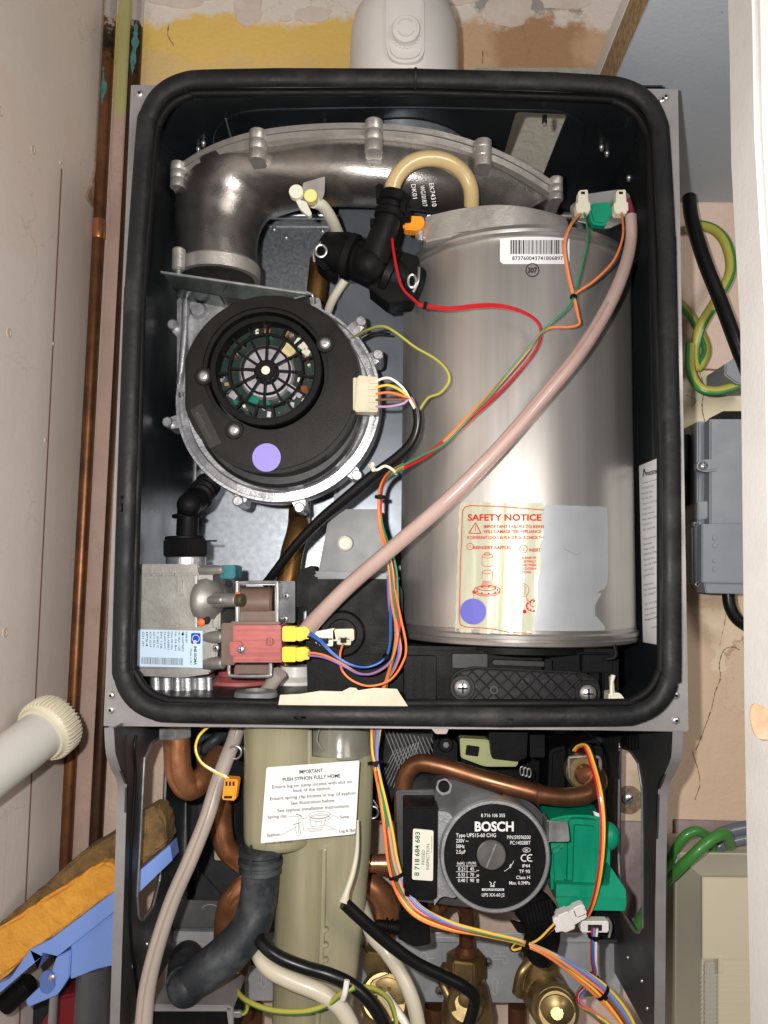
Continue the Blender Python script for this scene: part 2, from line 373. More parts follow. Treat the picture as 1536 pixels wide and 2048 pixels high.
# ================================================================ the setting
def zone_mat(name, base, base2, zones, rough=.8, ns=9, bump=.0006, bs=90):
    """painted wall: zones are (x0,x1,z0,z1,colour,soft,wobble,axis) patches of other paint, edges broken up by noise"""
    m = bpy.data.materials.new(name); m.use_nodes = True; nt = m.node_tree; b = nt.nodes["Principled BSDF"]; L = nt.links.new
    N = nt.nodes.new; b.inputs["Roughness"].default_value = rough
    g = N("ShaderNodeNewGeometry"); sp = N("ShaderNodeSeparateXYZ"); L(g.outputs["Position"], sp.inputs[0])
    def noise(scale, det=6):
        n = N("ShaderNodeTexNoise"); n.inputs["Scale"].default_value = scale; n.inputs["Detail"].default_value = det
        n.inputs["Roughness"].default_value = .7; L(g.outputs["Position"], n.inputs["Vector"]); return n
    def math_(op, a, c=None, v=None):
        k = N("ShaderNodeMath"); k.operation = op; L(a, k.inputs[0])
        if c is not None: L(c, k.inputs[1])
        if v is not None: k.inputs[1].default_value = v
        return k.outputs[0]
    n = noise(ns); mr = N("ShaderNodeMapRange"); mr.inputs[1].default_value = .35; mr.inputs[2].default_value = .68; L(n.outputs[0], mr.inputs[0])
    mx = N("ShaderNodeMix"); mx.data_type = 'RGBA'; mx.inputs[6].default_value = (*base, 1); mx.inputs[7].default_value = (*base2, 1)
    L(mr.outputs[0], mx.inputs[0]); cur = mx.outputs[2]
    nz = {}
    for (x0, x1, z0, z1, col, soft, wob, sc_) in zones:
        if sc_ not in nz: q = noise(sc_); qq = math_('SUBTRACT', q.outputs[0], v=.5); nz[sc_] = qq
        w = math_('MULTIPLY', nz[sc_], v=wob)
        mask = None
        for out, lo, hi in ((sp.outputs[0], x0, x1), (sp.outputs[2], z0, z1)):
            c = math_('ADD', out, w)
            for lim, sgn in ((lo, 1), (hi, -1)):
                if lim is None: continue
                r = N("ShaderNodeMapRange"); r.inputs[1].default_value = lim-soft*sgn; r.inputs[2].default_value = lim+soft*sgn
                L(c, r.inputs[0])
                mask = r.outputs[0] if mask is None else math_('MULTIPLY', mask, r.outputs[0])
        k = N("ShaderNodeMix"); k.data_type = 'RGBA'; k.inputs[7].default_value = (*col, 1); L(cur, k.inputs[6]); L(mask, k.inputs[0]); cur = k.outputs[2]
    # fine speckle and thin cracks
    v = N("ShaderNodeTexVoronoi"); v.feature = 'DISTANCE_TO_EDGE'; v.inputs["Scale"].default_value = 14; nn = noise(25)
    vm = N("ShaderNodeVectorMath"); vm.operation = 'ADD'; sc2 = N("ShaderNodeVectorMath"); sc2.operation = 'SCALE'; sc2.inputs[3].default_value = .05
    L(nn.outputs[1], sc2.inputs[0]); L(g.outputs["Position"], vm.inputs[0]); L(sc2.outputs[0], vm.inputs[1]); L(vm.outputs[0], v.inputs["Vector"])
    r = N("ShaderNodeMapRange"); r.inputs[1].default_value = .0; r.inputs[2].default_value = .012; r.inputs[3].default_value = .28; r.inputs[4].default_value = 0
    L(v.outputs[0], r.inputs[0]); n5 = noise(6); r5 = N("ShaderNodeMapRange"); r5.inputs[1].default_value = .5; r5.inputs[2].default_value = .62; L(n5.outputs[0], r5.inputs[0])
    mk = math_('MULTIPLY', r.outputs[0], r5.outputs[0])
    k = N("ShaderNodeMix"); k.data_type = 'RGBA'; k.inputs[7].default_value = (.16, .10, .06, 1); L(cur, k.inputs[6]); L(mk, k.inputs[0]); cur = k.outputs[2]
    L(cur, b.inputs["Base Color"])
    nb = noise(bs); bp = N("ShaderNodeBump"); bp.inputs["Distance"].default_value = bump; L(nb.outputs[0], bp.inputs["Height"]); L(bp.outputs[0], b.inputs["Normal"])
    return m
YW = 0.262
def wx(px, py=400): return A(px, py, YW).x
def wz(py, px=800): return A(px, py, YW).z
plaster = (.60, .445, .36); plaster2 = (.67, .52, .435)
wall_m = zone_mat("painted_plaster", plaster, plaster2, [
    (None, wx(900), wz(175), None, (.86, .60, .17), .045, .22, 9),
    (wx(800), None, wz(200), None, (.68, .46, .29), .03, .2, 11),
    (wx(1000), wx(1180), wz(180), None, (.50, .29, .16), .012, .10, 16),
    (None, None, wz(38), None, (.85, .77, .70), .006, .11, 16),
    (wx(960), wx(1180), wz(22), None, (.40, .37, .35), .004, .10, 22),
    (wx(880), wx(1200), wz(460), wz(150), (.50, .48, .42), .004, .0, 5),
    (wx(1300), None, wz(870), wz(738), (.72, .64, .46), .003, .02, 30),
    (wx(1380), None, wz(1000), wz(880), (.58, .46, .33), .02, .08, 20),
    (wx(1340), None, wz(1640), wz(1120), (.62, .46, .32), .02, .05, 12),
    (wx(1390), wx(1470), wz(1345), wz(1195), (.70, .56, .40), .003, .16, 12),
    (wx(1425), wx(1480), wz(1400), wz(1290), (.36, .235, .14), .002, .20, 12),
    (wx(1425), wx(1480), wz(1400), wz(1297), (.64, .48, .34), .002, .20, 12),
    (wx(1240), wx(1300), wz(1645), wz(1530), (.50, .40, .27), .004, .03, 30),
], bump=.0022, bs=45)
b = M(wall_m); b.wbox((-.75, YW, -.9), (.75, YW+.02, 1.1), 0)
b.use(mat("plaster_daub", (.80, .71, .63), 0, .85, (.70, .60, .52), 60, bump=.0012, bs=60))
rj = random.Random(21)
for x0, x1, y0, y1 in ((466, 524, -20, 50), (588, 662, 12, 44), (560, 582, 30, 42), (968, 1062, -20, 54), (1075, 1180, -30, 18), (860, 960, -30, 8), (300, 420, -40, 14)):
    n_ = 22; o_ = []
    for i in range(n_):
        a = 2*math.pi*i/n_; q = 1+rj.uniform(-.16, .12); o_.append(((x0+x1)/2+(x1-x0)/2*math.copysign(abs(math.cos(a))**.8, math.cos(a))*q, (y0+y1)/2+(y1-y0)/2*math.copysign(abs(math.sin(a))**.8, math.sin(a))*q))
    b.plate(rpoly(o_, 4, 2), YW-.0022, .0021, .0008)
fw = lambda x, y: A(x+rj.uniform(-.8, .8), y+rj.uniform(-.8, .8), YW-.0004)
cr = mat("crack_brown", (.20, .12, .065), 0, .9)
for l_, w_ in (([(1480, 1300), (1466, 1294), (1448, 1300), (1439, 1328), (1441, 1356), (1430, 1386), (1421, 1424), (1404, 1470), (1392, 1500)], 1.6), ([(1400, 745), (1408, 780), (1404, 815), (1412, 850)], 1.6), ([(1372, 790), (1392, 800), (1384, 812)], 1.3),
               ([(966, 100), (964, 128)], 1.4), ([(338, 48), (336, 70), (348, 92)], 1.6), ([(1384, 1500), (1400, 1560), (1390, 1600)], 1.2), ([(1368, 737), (1490, 742)], 3.0), ([(1350, 1641), (1490, 1645)], 3.5), ([(1440, 1130), (1452, 1220), (1440, 1290)], 1.0)):
    b.strip(spline([Vector((x, y, 0)) for x, y in l_], 5) and [(p.x, p.y) for p in spline([Vector((x, y, 0)) for x, y in l_], 5)], w_, fw, cr)
tag(b.build('wall_back', smooth=False), kind='structure')
b = M(mat("stippled_plaster", (.42, .40, .34), 0, .85, (.48, .46, .40), 30, bump=.004, bs=110)); b.wbox((wx(950), YW-.004, wz(470)), (wx(1215), YW-.0005, wz(140)), 0); tag(b.build('wall_stippled_patch', smooth=False), kind='structure')
XLW = A(178, 700, YW).x
leftm = zone_mat("plasterboard", (.74, .665, .60), (.80, .72, .655), [(None, XLW+.01, A(100, 640, YW).z, A(100, 330, YW).z, (.78, .66, .58), .02, .2, 8)], .75, 5, .0004, 60)
b = M(leftm); b.wbox((XLW-.02, -.55, -.9), (XLW, YW-.001, 1.1), 0)
b.use(mat("seam_brown", (.22, .12, .09), 0, .8)); p0 = AX(90, 1000, XLW)
b.wbox((XLW, p0.y-.0012, -.9), (XLW+.0005, p0.y+.0012, AX(120, 335, XLW).z), 0)
b.use(mat("filler", (.62, .50, .40), 0, .8))
for q in ((90, 880), (106, 688), (120, 325)):
    c = AX(q[0], q[1], XLW); b.lathe(c, (1, 0, 0), [(0, 0), (.0022, 0), (.0018, .0012), (0, .0014)], 12)
for q in ((66, 300), (0, 222), (10, 1265), (18, 666)):
    c = AX(q[0], q[1], XLW); b.use(MATS["filler"]); b.lathe(c, (1, 0, 0), [(0, 0), (.0048, 0), (.0045, .0005), (.003, .0006), (.0024, .0001), (0, .0002)], 16)
tag(b.build('wall_left', smooth=False), kind='structure')
# ragged batten edge in the corner
b = M(mat("raw_edge", (.50, .35, .27), 0, .9, (.25, .14, .08), 60, bump=.001))
pts = [(215, 170), (222, 170), (206, 420), (196, 560), (186, 620), (168, 395+0)]
b.prism([AX(x, y, XLW+.0005) for x, y in ((204, 180), (198, 230), (195, 290), (186, 340), (178, 372), (170, 392), (176, 404), (190, 420), (200, 420), (203, 350), (207, 250))], (.003, 0, 0), (), 0)
tag(b.build('plaster_edge'), 'ragged brown plaster edge beside the upper left copper pipe', 'plaster edge')
# ceiling board: pale blue underside, chipboard edge, white trim
ZC = A(1420, 405, YW).z; XE = AZ(1300, 2, ZC).x
bluebd = mat("pale_blue_board", (.44, .485, .54), 0, .6, (.48, .525, .58), 8, bump=.0002, bs=200)
chip = mat("chipboard", (.42, .29, .15), 0, .9, (.24, .15, .07), 160, .38, .62, 0, .0015, 260)
b = M(bluebd); b.wbox((XE, -.5, ZC), (.75, YW-.001, ZC+.003), 0)
b.use(mat("bluebd_dash", (.22, .24, .27), 0, .6))
for i in range(34):
    x, y = XE+.02+random.random()*.25, -.1+random.random()*.34
    a = random.random()*3; b.prism([Vector((x, y, ZC-.0001)), Vector((x+.003*math.cos(a), y+.003*math.sin(a), ZC-.0001)), Vector((x+.003*math.cos(a), y+.0005+.003*math.sin(a), ZC-.0001)), Vector((x, y+.0005, ZC-.0001))], (0, 0, .0001))
b.use(chip); b.wbox((XE, -.5, ZC+.003), (.75, YW-.001, ZC+.040), 0)
b.use(whitep); b.wbox((XE-.001, -.5, ZC+.040), (.75, YW-.001, ZC+.056), 0)
tag(b.build('ceiling', smooth=False), kind='structure')
# door standing close on the right
doorm = mat("door_paint", (.66, .64, .62), 0, .45, (.59, .565, .54), 14, .45, .75, .08, .0002, 300)
chipd = mat("bare_door", (.48, .20, .09), 0, .8, (.55, .38, .27), 60)
YD = -.165
edge = [(1450, -60), (1455, 120), (1458, 330), (1466, 480), (1476, 660), (1479, 900), (1482, 1180), (1484, 1400), (1487, 1600), (1492, 1830), (1497, 2100)]
b = M(doorm); b.plate(edge+[(1750, 2100), (1750, -60)], YD, -.035, .003)
b.use(chipd); b.plate(rpoly([(1503, 1405), (1530, 1412), (1560, 1450), (1545, 1480), (1512, 1478), (1500, 1440)], 14), YD-.036, .001, 0)
dr = b.build('door_panel'); tag(dr, 'white painted door edge at the right with a chipped orange spot', 'door')

# copper pipes up the left corner
def vpipe(px, py, Y, r, z0, z1):
    c = A(px, py, Y); return Vector((c.x, c.y, z0)), Vector((c.x, c.y, z1))
verd = mat("verdigris", (.04, .15, .14), 0, .8, (.09, .26, .23), 90)
wpaint = mat("splashed_white_paint", (.72, .68, .64), 0, .6)
pm = []
def pipe_mat(name, zp, zv0, zv1, seed):
    m = zone_mat(name, (.26, .11, .045) if seed == 0 else (.10, .048, .026), (.12, .055, .028) if seed == 0 else (.05, .026, .017), [
        (None, None, zp, None, (.72, .68, .64), .003, .10, 60),
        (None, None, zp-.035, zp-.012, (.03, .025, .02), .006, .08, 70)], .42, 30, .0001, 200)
    b_ = m.node_tree.nodes["Principled BSDF"]; b_.inputs["Metallic"].default_value = .7
    return m
TOPB = (((225, -60), (110, 2110)), ((279, -60), (170, 2110)))
for i, (px, py, r, lab) in enumerate(((186, 700, 12.5, 'tarnished copper pipe against the left wall, white paint and green stain at its top'),
                                   (272, 90, 13, 'dark copper pipe running behind the left side of the boiler casing'))):
    Yp = YW-.012; c = A(px, py, Yp); r_ = r*K(Yp)
    t = thing('copper_pipe', lab, 'pipe', (c.x, Yp, -.8), 'vertical copper pipes on the left')
    b = M(pipe_mat("painted_copper_%d" % i, A(px, 52, Yp).z, 0, 0, i)); e0, e1 = TOPB[i]; p0, p1 = A(*e1, Yp), A(*e0, Yp); b.lathe(p0, p1-p0, [(r_, 0), (r_, (p1-p0).length)], 24)
    b.build('pipe_length', parent=t)
    b = M(verd)
    spots = ((150, 215, 5), (170, 195, 4), (140, 150, 3)) if i == 0 else ((50, 120, 6), (100, 160, 5))
    for (y0, y1, w) in spots:
        a0 = random.uniform(-1.9, -1.2); n_ = 14; prev = None
        for k in range(n_+1):
            yy = y0+(y1-y0)*k/n_; e0, e1 = TOPB[i]; c = A(e0[0]+(e1[0]-e0[0])*(yy-e0[1])/(e1[1]-e0[1]), yy, Yp); z = c.z; ww = (w*.5+random.random()*w)*K(Yp)*math.sin(math.pi*(k+.3)/(n_+.6))/r_
            row = [b.bm.verts.new((c.x+(r_+.0002)*math.cos(a0+q*ww), Yp+(r_+.0002)*math.sin(a0+q*ww), z)) for q in (-1, -.5, 0, .5, 1)]
            if prev:
                for j in range(4): b.face((prev[j], prev[j+1], row[j+1], row[j]))
            prev = row
    b.build('stain', parent=t)
    if i == 0:
        b = M(copper); c = A(197.5, 460, Yp); z1 = A(px, 440, Yp).z; z0 = A(px, 478, Yp).z
        b.lathe((c.x, Yp, z0), (0, 0, 1), [(r_, 0), (r_+.0006, .001), (r_+.0006, z1-z0-.001), (r_, z1-z0)], 24); b.build('solder_joint', parent=t)
batm = zone_mat("batten_paint", (.50, .36, .30), (.42, .29, .24), [(None, None, A(240, 240, YW).z, None, (.42, .40, .16), .006, .03, 30)], .8, 20)
c0, c1 = A(229, 700, YW-.014), A(252, 700, YW-.014)
b = M(batm); b.plate([(242, -60), (268, -60), (243, 500), (192, 1450), (162, 2110), (112, 2110), (155, 1450), (213, 500)], YW-.008, .0075, .0005)
tag(b.build('wooden_batten'), 'narrow painted batten between the two copper pipes, yellow green at its top', 'batten')

# flue turret behind the top edge
c = A(808, 130, .13); k_ = K(.13)
t = thing('flue_elbow', 'white flue elbow rising above the boiler with a round test cap', 'flue', (c.x, .13, .39))
b = M(whitep); R = 114*k_
b.lathe((c.x, .13, .389), (0, 0, 1), [(0, 0), (R, 0), (R, c.z-.389+.012), (R*.985, c.z-.389+.03), (R*.93, c.z-.389+.045), (R*.82, c.z-.389+.056), (R*.6, c.z-.389+.066), (0, c.z-.389+.072)], 64)
b.build('elbow_body', parent=t)
b = M(whitep); yf = .13-R
cap_out = rpoly([(772, -28), (848, -28), (850, 122), (774, 122)], 36)
b.plate(cap_out, yf-.006, .03, .0025); b.build('test_point_plate', parent=t)
b = M(whitep); b.disc(812, 55, yf-.014, 30, .012, 40, .001); b.disc(812, 55, yf-.0145, 24, .002, 40, .0005)
cc = A(812, 55, yf-.018)
for k in range(22):
    a = k*math.pi/11; b.sph((cc.x+29*k_*.88*math.cos(a), yf-.008, cc.z+29*k_*.88*math.sin(a)), .0011, 8)
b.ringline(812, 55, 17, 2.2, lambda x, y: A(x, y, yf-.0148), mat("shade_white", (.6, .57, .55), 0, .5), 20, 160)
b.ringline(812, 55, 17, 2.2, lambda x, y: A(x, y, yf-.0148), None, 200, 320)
b.build('test_cap', parent=t)

# ================================================================ boiler
ZT = A(800, 186, .02).z; ZB = A(800, 1408, .02).z; XL = A(262, 900, .02).x; XR = A(1332, 900, .02).x; YB = .245
BO = thing('wall_boiler', 'wall hung gas boiler with its front cover off, black gasket round open chamber', 'boiler', (0, .13, A(800, 2080, .2).z))
cs = part('casing', BO)
b = M(chassis)
outer = [A(x, y, .010) for x, y in rpoly([(262, 170), (1356, 178), (1377, 1462), (207, 1452)], [3, 3, 3, 3])]
hole = [A(x, y, .010) for x, y in rpoly([(301, 177), (1307, 185), (1335, 1417), (251, 1410)], 98, 8)]
b.prism(outer, (0, .0018, 0), [hole], 0)
b.wbox((A(207, 1452, .01).x+.0005, .0118, A(800, 1455, .01).z), (A(1375, 1452, .01).x, .03, A(800, 1452, .01).z+.001), 0)
b.build('front_frame', parent=cs, smooth=False)
inn = mat("inner_steel", (.020, .023, .026), .5, .34, (.036, .040, .045), 10, .4, .75, .1)
b = M(inn); b.wbox((XL-.0016, .0122, ZB), (XL, YB, ZT), 0); b.use(armmat); b.wbox((XL-.0032, .0122, ZB-.002), (XL-.0018, YB, ZT+.002), 0)
for (px, py) in ((362, 1000), (300, 500)):
    q = AX(px, py, XL+.0001)
b.use(galv2); b.wbox((XL, YB-.028, ZB+.01), (XL+.0012, YB-.025, ZT-.05), 0)
b.build('side_panel', parent=cs, smooth=False)
b = M(inn); b.wbox((XR, .0122, ZB), (XR+.0016, YB, ZT), 0); b.use(armmat); b.wbox((XR+.0018, .0122, ZB-.002), (XR+.0032, YB+.01, ZT-.012), 0)
b.use(inn); b.wbox((XR-.001, .05, ZB+.08), (XR-.0001, .054, ZT-.01), 0)
b.build('side_panel', parent=cs, smooth=False)
# roof with the slanted cut-out, floor
b = M(inn)
ro = [Vector(p) for p in ((XL, .0122, ZT), (XR, .0122, ZT), (XR, YB, ZT), (XL, YB, ZT))]
rh = [AZ(x, y, ZT) for x, y in rpoly([(1032, 224), (1135, 229), (1078, 372), (996, 350)], [8, 4, 3, 3])]
b.prism(ro, (0, 0, .0016), [rh], 0)
rim = [(428, 305), (427, 270), (447, 243), (500, 222), (640, 217), (830, 215), (1000, 219), (1110, 222), (1152, 238), (1168, 262), (1155, 320), (1120, 380)]
b.tube(spline([AZ(x, y, ZT-.0005) for x, y in rim], 8), .0012, 8)
# raised well around the cut-outs
for (x0, y0, x1, y1) in ((450, 236, 468, 292),):
    b.use(galv2); b.prism([AZ(450, 236, ZT-.001), AZ(453, 236, ZT-.001), AZ(470, 296, ZT-.001), AZ(466, 296, ZT-.001)], (0, 0, -.001))
b.build('roof_panel', parent=cs, smooth=False)
b = M(mat("dusty_floor", (.02, .022, .024), .3, .45, (.06, .062, .066), 60, .5, .8, .1)); b.wbox((XL, .0122, ZB-.0016), (XR, YB, ZB), 0); b.build('floor_panel', parent=cs, smooth=False)
b = M(galv); b.wbox((XL, YB, ZB), (XR, YB+.0015, ZT), 0)
b.use(galv2); zr = A(600, 432, YB-.01).z
b.wbox((XL, YB-.002, A(600, 452, YB).z-.001), (XR, YB-.0002, A(600, 452, YB).z+.001), 0)
b.cyl((XL+.02, YB-.012, zr), (XR-.02, YB-.012, zr), .0045, 20)
for q in ((548, 457), (572, 473), (645, 460)):
    b.use(screwm).screw(q[0], q[1], YB-.0005, 5)
for x in (480, 520):
    pass
b.build('back_panel', parent=cs, smooth=False)
# small screws and rivets
def screws(name, lst, parent, r=6, m=screwm, kind='hex'):
    for (x, y, Y) in lst:
        s_ = M(m); s_.screw(x, y, Y, r); s_.recess(x, y, Y, r, ink, kind); s_.build(name, parent=parent)
screws('frame_screw', [(279, 187, .0095), (1331, 194, .0095), (1325, 199, .0095), (222, 1391, .0095), (221, 1420, .0095), (1352, 1391, .0095), (1352, 1441, .0095)], cs, 8)
b = M(screwm)
for x, y in ((397, 295), (407, 283), (1203, 291), (1214, 303), (1258, 352)):
    p = AZ(x, y, ZT) if x < 1250 else AX(x, y, XR); b.sph(p+Vector((0, 0, -.0015)), .0026, 14); b.cyl(p, p+Vector((0, 0, -.0055)), .0017, 12)
b.build('roof_rivets', parent=cs)
b = M(inn); b.cyl(AZ(650, 238, ZT), AZ(650, 238, ZT)+Vector((0, 0, -.01)), .003); b.build('roof_stud', parent=cs)
b = M(inn); b.cyl(AZ(1089, 230, ZT), AZ(1089, 230, ZT)+Vector((0, 0, -.008)), .0022)
b.use(screwm); b.cyl(AZ(1089, 230, ZT)+Vector((0, 0, -.007)), AZ(1089, 230, ZT)+Vector((0, 0, -.010)), .0016); b.build('roof_stud', parent=cs)
# flue collar seen under the roof
b = M(galv); c = AZ(805, 236, ZT); R = .070; c.y += R-.02
b.lathe((c.x, c.y+.02, ZT-.012), (0, 0, 1), [(0, 0), (R-.002, 0), (R, .002), (R, .011), (R-.01, .0115), (0, .0115)], 60)
b.use(galv2); b.lathe((c.x, c.y+.02, ZT-.016), (0, 0, 1), [(R-.016, 0), (R-.008, 0), (R-.006, .0035), (R-.018, .0035)], 60, closed=True)
b.build('flue_collar', parent=BO)

# side panels below the chamber with the long slots
def arm(front, slot, X, inward, strip_px, name):
    b = M(armmat)
    back = [AX(372 if X < 0 else 1211, 1450, X), ]
    zt = AX(front[0][0], front[0][1], X).z
    zb = AX(front[-1][0], front[-1][1], X).z
    fr = [AX(x, y, X) for x, y in front]
    yb = YB+.005
    loop = [Vector((X, yb, fr[0].z))]+fr+[Vector((X, yb, fr[-1].z))]
    hl = [AX(x, y, X) for x, y in slot]
    b.prism(loop, (inward*-.0016, 0, 0), [hl], 0)
    b.use(mat("slot_rim_metal", (.42, .43, .45), .8, .35)); b.tube(spline([p+Vector((inward*.0006, 0, 0)) for p in hl], 3, True), .0011, 8, closed=True)  # lighter metal tube along the slot edge
    # folded front flange
    b.use(chassis); sp_ = spline(fr, 4); prev = None
    for i, p in enumerate(sp_):
        o = p+Vector((-inward*-.0, 0, 0)); q = p+Vector((-inward*strip_px*K(p.y), 0, 0)); vs = [b.bm.verts.new(v) for v in (p+Vector((0, -.0004, 0)), q+Vector((0, -.0004, 0)), q+Vector((0, .0014, 0)), p+Vector((0, .0014, 0)))]
        if prev:
            for j in range(4): b.face((prev[j], prev[(j+1) % 4], vs[(j+1) % 4], vs[j]))
        prev = vs
    return b.build(name, parent=cs, smooth=True, ang=30)
XA = A(246, 1500, .012).x; XB = A(1338, 1700, .06).x
arm([(228, 1456), (231, 1505), (240, 1535), (254, 1570), (252, 1650), (246, 1850), (238, 2090)],
    rpoly([(326, 1470), (303, 1484), (287, 1520), (279, 1680), (273, 1790), (276, 1834), (284, 1842), (304, 1815), (318, 1760), (326, 1660), (333, 1490)], 6, 3), XA, 1, 19, 'lower_side_panel')
XB = A(1345, 1465, .012).x
arm([(1345, 1462), (1342, 1515), (1330, 1545), (1316, 1580), (1312, 1700), (1310, 1850), (1308, 2090)],
    rpoly([(1240, 1495), (1260, 1500), (1277, 1525), (1285, 1575), (1287, 1700), (1287, 1850), (1278, 1868), (1268, 1860), (1243, 1820), (1238, 1700)], 6, 3), XB, -1, 20, 'lower_side_panel')
# thin tag on the lower right panel: black clip with thin ribs
b = M(blackp); b.box(1255, 1470, 1290, 1496, .10, .01); b.box(1248, 1478, 1262, 1500, .11, .01)
for i in range(5): b.box(1258+i*6.5, 1472, 1261+i*6.5, 1500, .097, .004, 0)
b.build('cable_clip', parent=cs)
b = M(screwm)
for x, y, X in ((294, 1888, XA), (266, 1933, XA), (1256, 1915, XB), (1284, 1962, XB), (1295, 2017, XB), (1254, 2040, XB)):
    b.sph(AX(x, y, X), .0016, 10)
b.build('panel_rivets', parent=cs)
b = M(blackp); b.tube(spline([AX(x, y, XA)+Vector((.004, 0, 0)) for x, y in ((262, 1470), (258, 1500), (260, 1560), (252, 1700), (250, 1850), (262, 1960), (276, 2070))], 8), .0012, 8)
b.build('edge_wire', parent=cs)
b = M(armmat)
b.prism([A(x, y, .225) for x, y in ((352, 1456), (1240, 1456), (1240, 1500), (1110, 1500), (900, 1640), (560, 1640), (545, 1820), (395, 1820), (352, 1790))], (0, .002, 0),
        [[A(x, y, .225) for x, y in rpoly([(x0, y0), (x1, y0), (x1, y1), (x0, y1)], 8, 3)] for x0, y0, x1, y1 in ((425, 1690, 452, 1722), (400, 1470, 440, 1570))], 0)
b.use(mat("blue_steel", (.05, .075, .085), .5, .35, (.09, .12, .13), 12)); b.plate([(385, 1462), (440, 1462), (440, 1660), (400, 1660)], .222, .001)
b.use(galv2); b.plate([(356, 1590), (372, 1572), (374, 1860), (352, 1860)], .20, .001)
b.use(armmat); b.plate([(392, 1740), (396, 1738), (452, 1800), (392, 1805)], .19, .002)
b.build('rear_frame', parent=cs, smooth=False)

# gasket
path = spline([A(x, y, .0) for x, y in rpoly([(297, 160), (560, 155), (830, 156), (1100, 163), (1316, 176), (1334, 500), (1342, 900), (1344, 1432), (1000, 1434), (600, 1430), (240, 1424), (252, 1000), (266, 600)], [112, 5, 5, 5, 118, 5, 5, 112, 5, 5, 112, 5, 5], 5)], 3, True)
g = part('door_gasket', BO)
b = M(rubber); b.tube(path, .0074, 18, closed=True, flat=(Vector((0, 1, 0)), .75)); b.build('seal', parent=g)
ip = spline([A(x, y, .011) for x, y in rpoly([(318, 186), (830, 184), (1296, 200), (1322, 900), (1322, 1406), (600, 1407), (264, 1400), (284, 600)], [100, 5, 106, 5, 100, 5, 100, 5], 5)], 3, True)
b = M(lipm); b.tube(ip, .0034, 12, closed=True); b.build('inner_lip', parent=g)
b = M(rubber); c = A(831, 156, 0); b.cyl(c+Vector((-.0012, 0, 0)), c+Vector((.0012, 0, 0)), .0078, 20); b.build('seal_joint', parent=g)

# ---------------------------------------------------------------- exhaust manifold casting
mf = part('manifold', BO)
secs = [((515, 560), (360, 560), .105), ((513, 505), (357, 490), .105), ((517, 465), (354, 425), .108), ((535, 430), (362, 375), .107), ((570, 410), (418, 322), .100),
        ((630, 402), (540, 296), .086), ((700, 402), (640, 280), .078), ((770, 405), (745, 276), .076), ((840, 412), (860, 288), .078), ((900, 425), (960, 316), .088), ((960, 440), (1050, 352), .105), ((1010, 470), (1115, 408), .12)]
def interp(v, t):
    i = min(int(t), len(v)-2); f = t-i; p = [v[max(i-1, 0)], v[i], v[i+1], v[min(i+2, len(v)-1)]]
    return .5*(2*p[1]+(p[2]-p[0])*f+(2*p[0]-5*p[1]+4*p[2]-p[3])*f*f+(3*p[1]-p[0]-3*p[2]+p[3])*f**3)
b = M(castd); rings = []; n = 60
ii = [A(*s_[0], s_[2]) for s_ in secs]; oo = [A(*s_[1], s_[2]) for s_ in secs]
for i in range(n+1):
    t = i/n*(len(secs)-1); I, O = interp(ii, t), interp(oo, t); c = (I+O)/2; h = (O-I)/2; r = h.length
    dep = min(r, .042); ring = []
    for k in range(28):
        a = 2*math.pi*k/28; ca, sa = math.cos(a), math.sin(a)
        ex = .8 if t > 3.5 else 1.0
        x = math.copysign(abs(ca)**ex, ca); y = math.copysign(abs(sa)**ex, sa)
        ring.append(b.bm.verts.new(c+h*x+Vector((0, -dep*y, 0))))
    rings.append(ring)
for i in range(n):
    for k in range(28): b.face((rings[i][k], rings[i][(k+1) % 28], rings[i+1][(k+1) % 28], rings[i+1][k]))
b.face(rings[0][::-1]); b.face(rings[-1])
# turned collar at the foot and a casting seam
b.build('duct_body', parent=mf, ang=50)
b = M(cast); c = A(438, 540, .105); R = 80*K(.105)
b.lathe((c.x, c.y, A(438, 548, .105).z), (0, 0, 1), [(R*.92, -.006), (R*1.06, -.006), (R*1.06, .006), (R*1.0, .0085), (R*.92, .0085)], 48, closed=True)
b.build('duct_collar', parent=mf)
# flange band following the arc: two lips with a dark joint between
arc = [(346, 356, .085), (368, 340, .078), (430, 305, .062), (510, 280, .048), (620, 266, .042), (745, 264, .040), (860, 276, .043), (960, 304, .055), (1040, 340, .068), (1112, 385, .085)]
ap = spline([A(x, y-3, Y) for x, y, Y in arc], 8)
def ribbon(dz0, dz1, y0, y1, m, name):
    b = M(m); prev = None
    for i, p in enumerate(ap):
        t = (ap[min(i+1, len(ap)-1)]-ap[max(i-1, 0)]); t.y = 0; t.normalize(); nrm = Vector((-t.z, 0, t.x))
        vs = [b.bm.verts.new(v) for v in (p+nrm*dz0+Vector((0, y0, 0)), p+nrm*dz1+Vector((0, y0, 0)), p+nrm*dz1+Vector((0, y1, 0)), p+nrm*dz0+Vector((0, y1, 0)))]
        if prev:
            for j in range(4): b.face((prev[j], prev[(j+1) % 4], vs[(j+1) % 4], vs[j]))
        else: b.face(vs)
        prev = vs
    b.face(prev[::-1]); bmesh.ops.recalc_face_normals(b.bm, faces=b.bm.faces)
    return b.build(name, parent=mf, ang=40)
ribbon(.0014, .0062, -.001, .06, cast, 'flange'); ribbon(-.0048, .0006, .0002, .05, cast, 'flange'); ribbon(-.0016, .0020, .002, .05, blackp, 'flange_gasket')
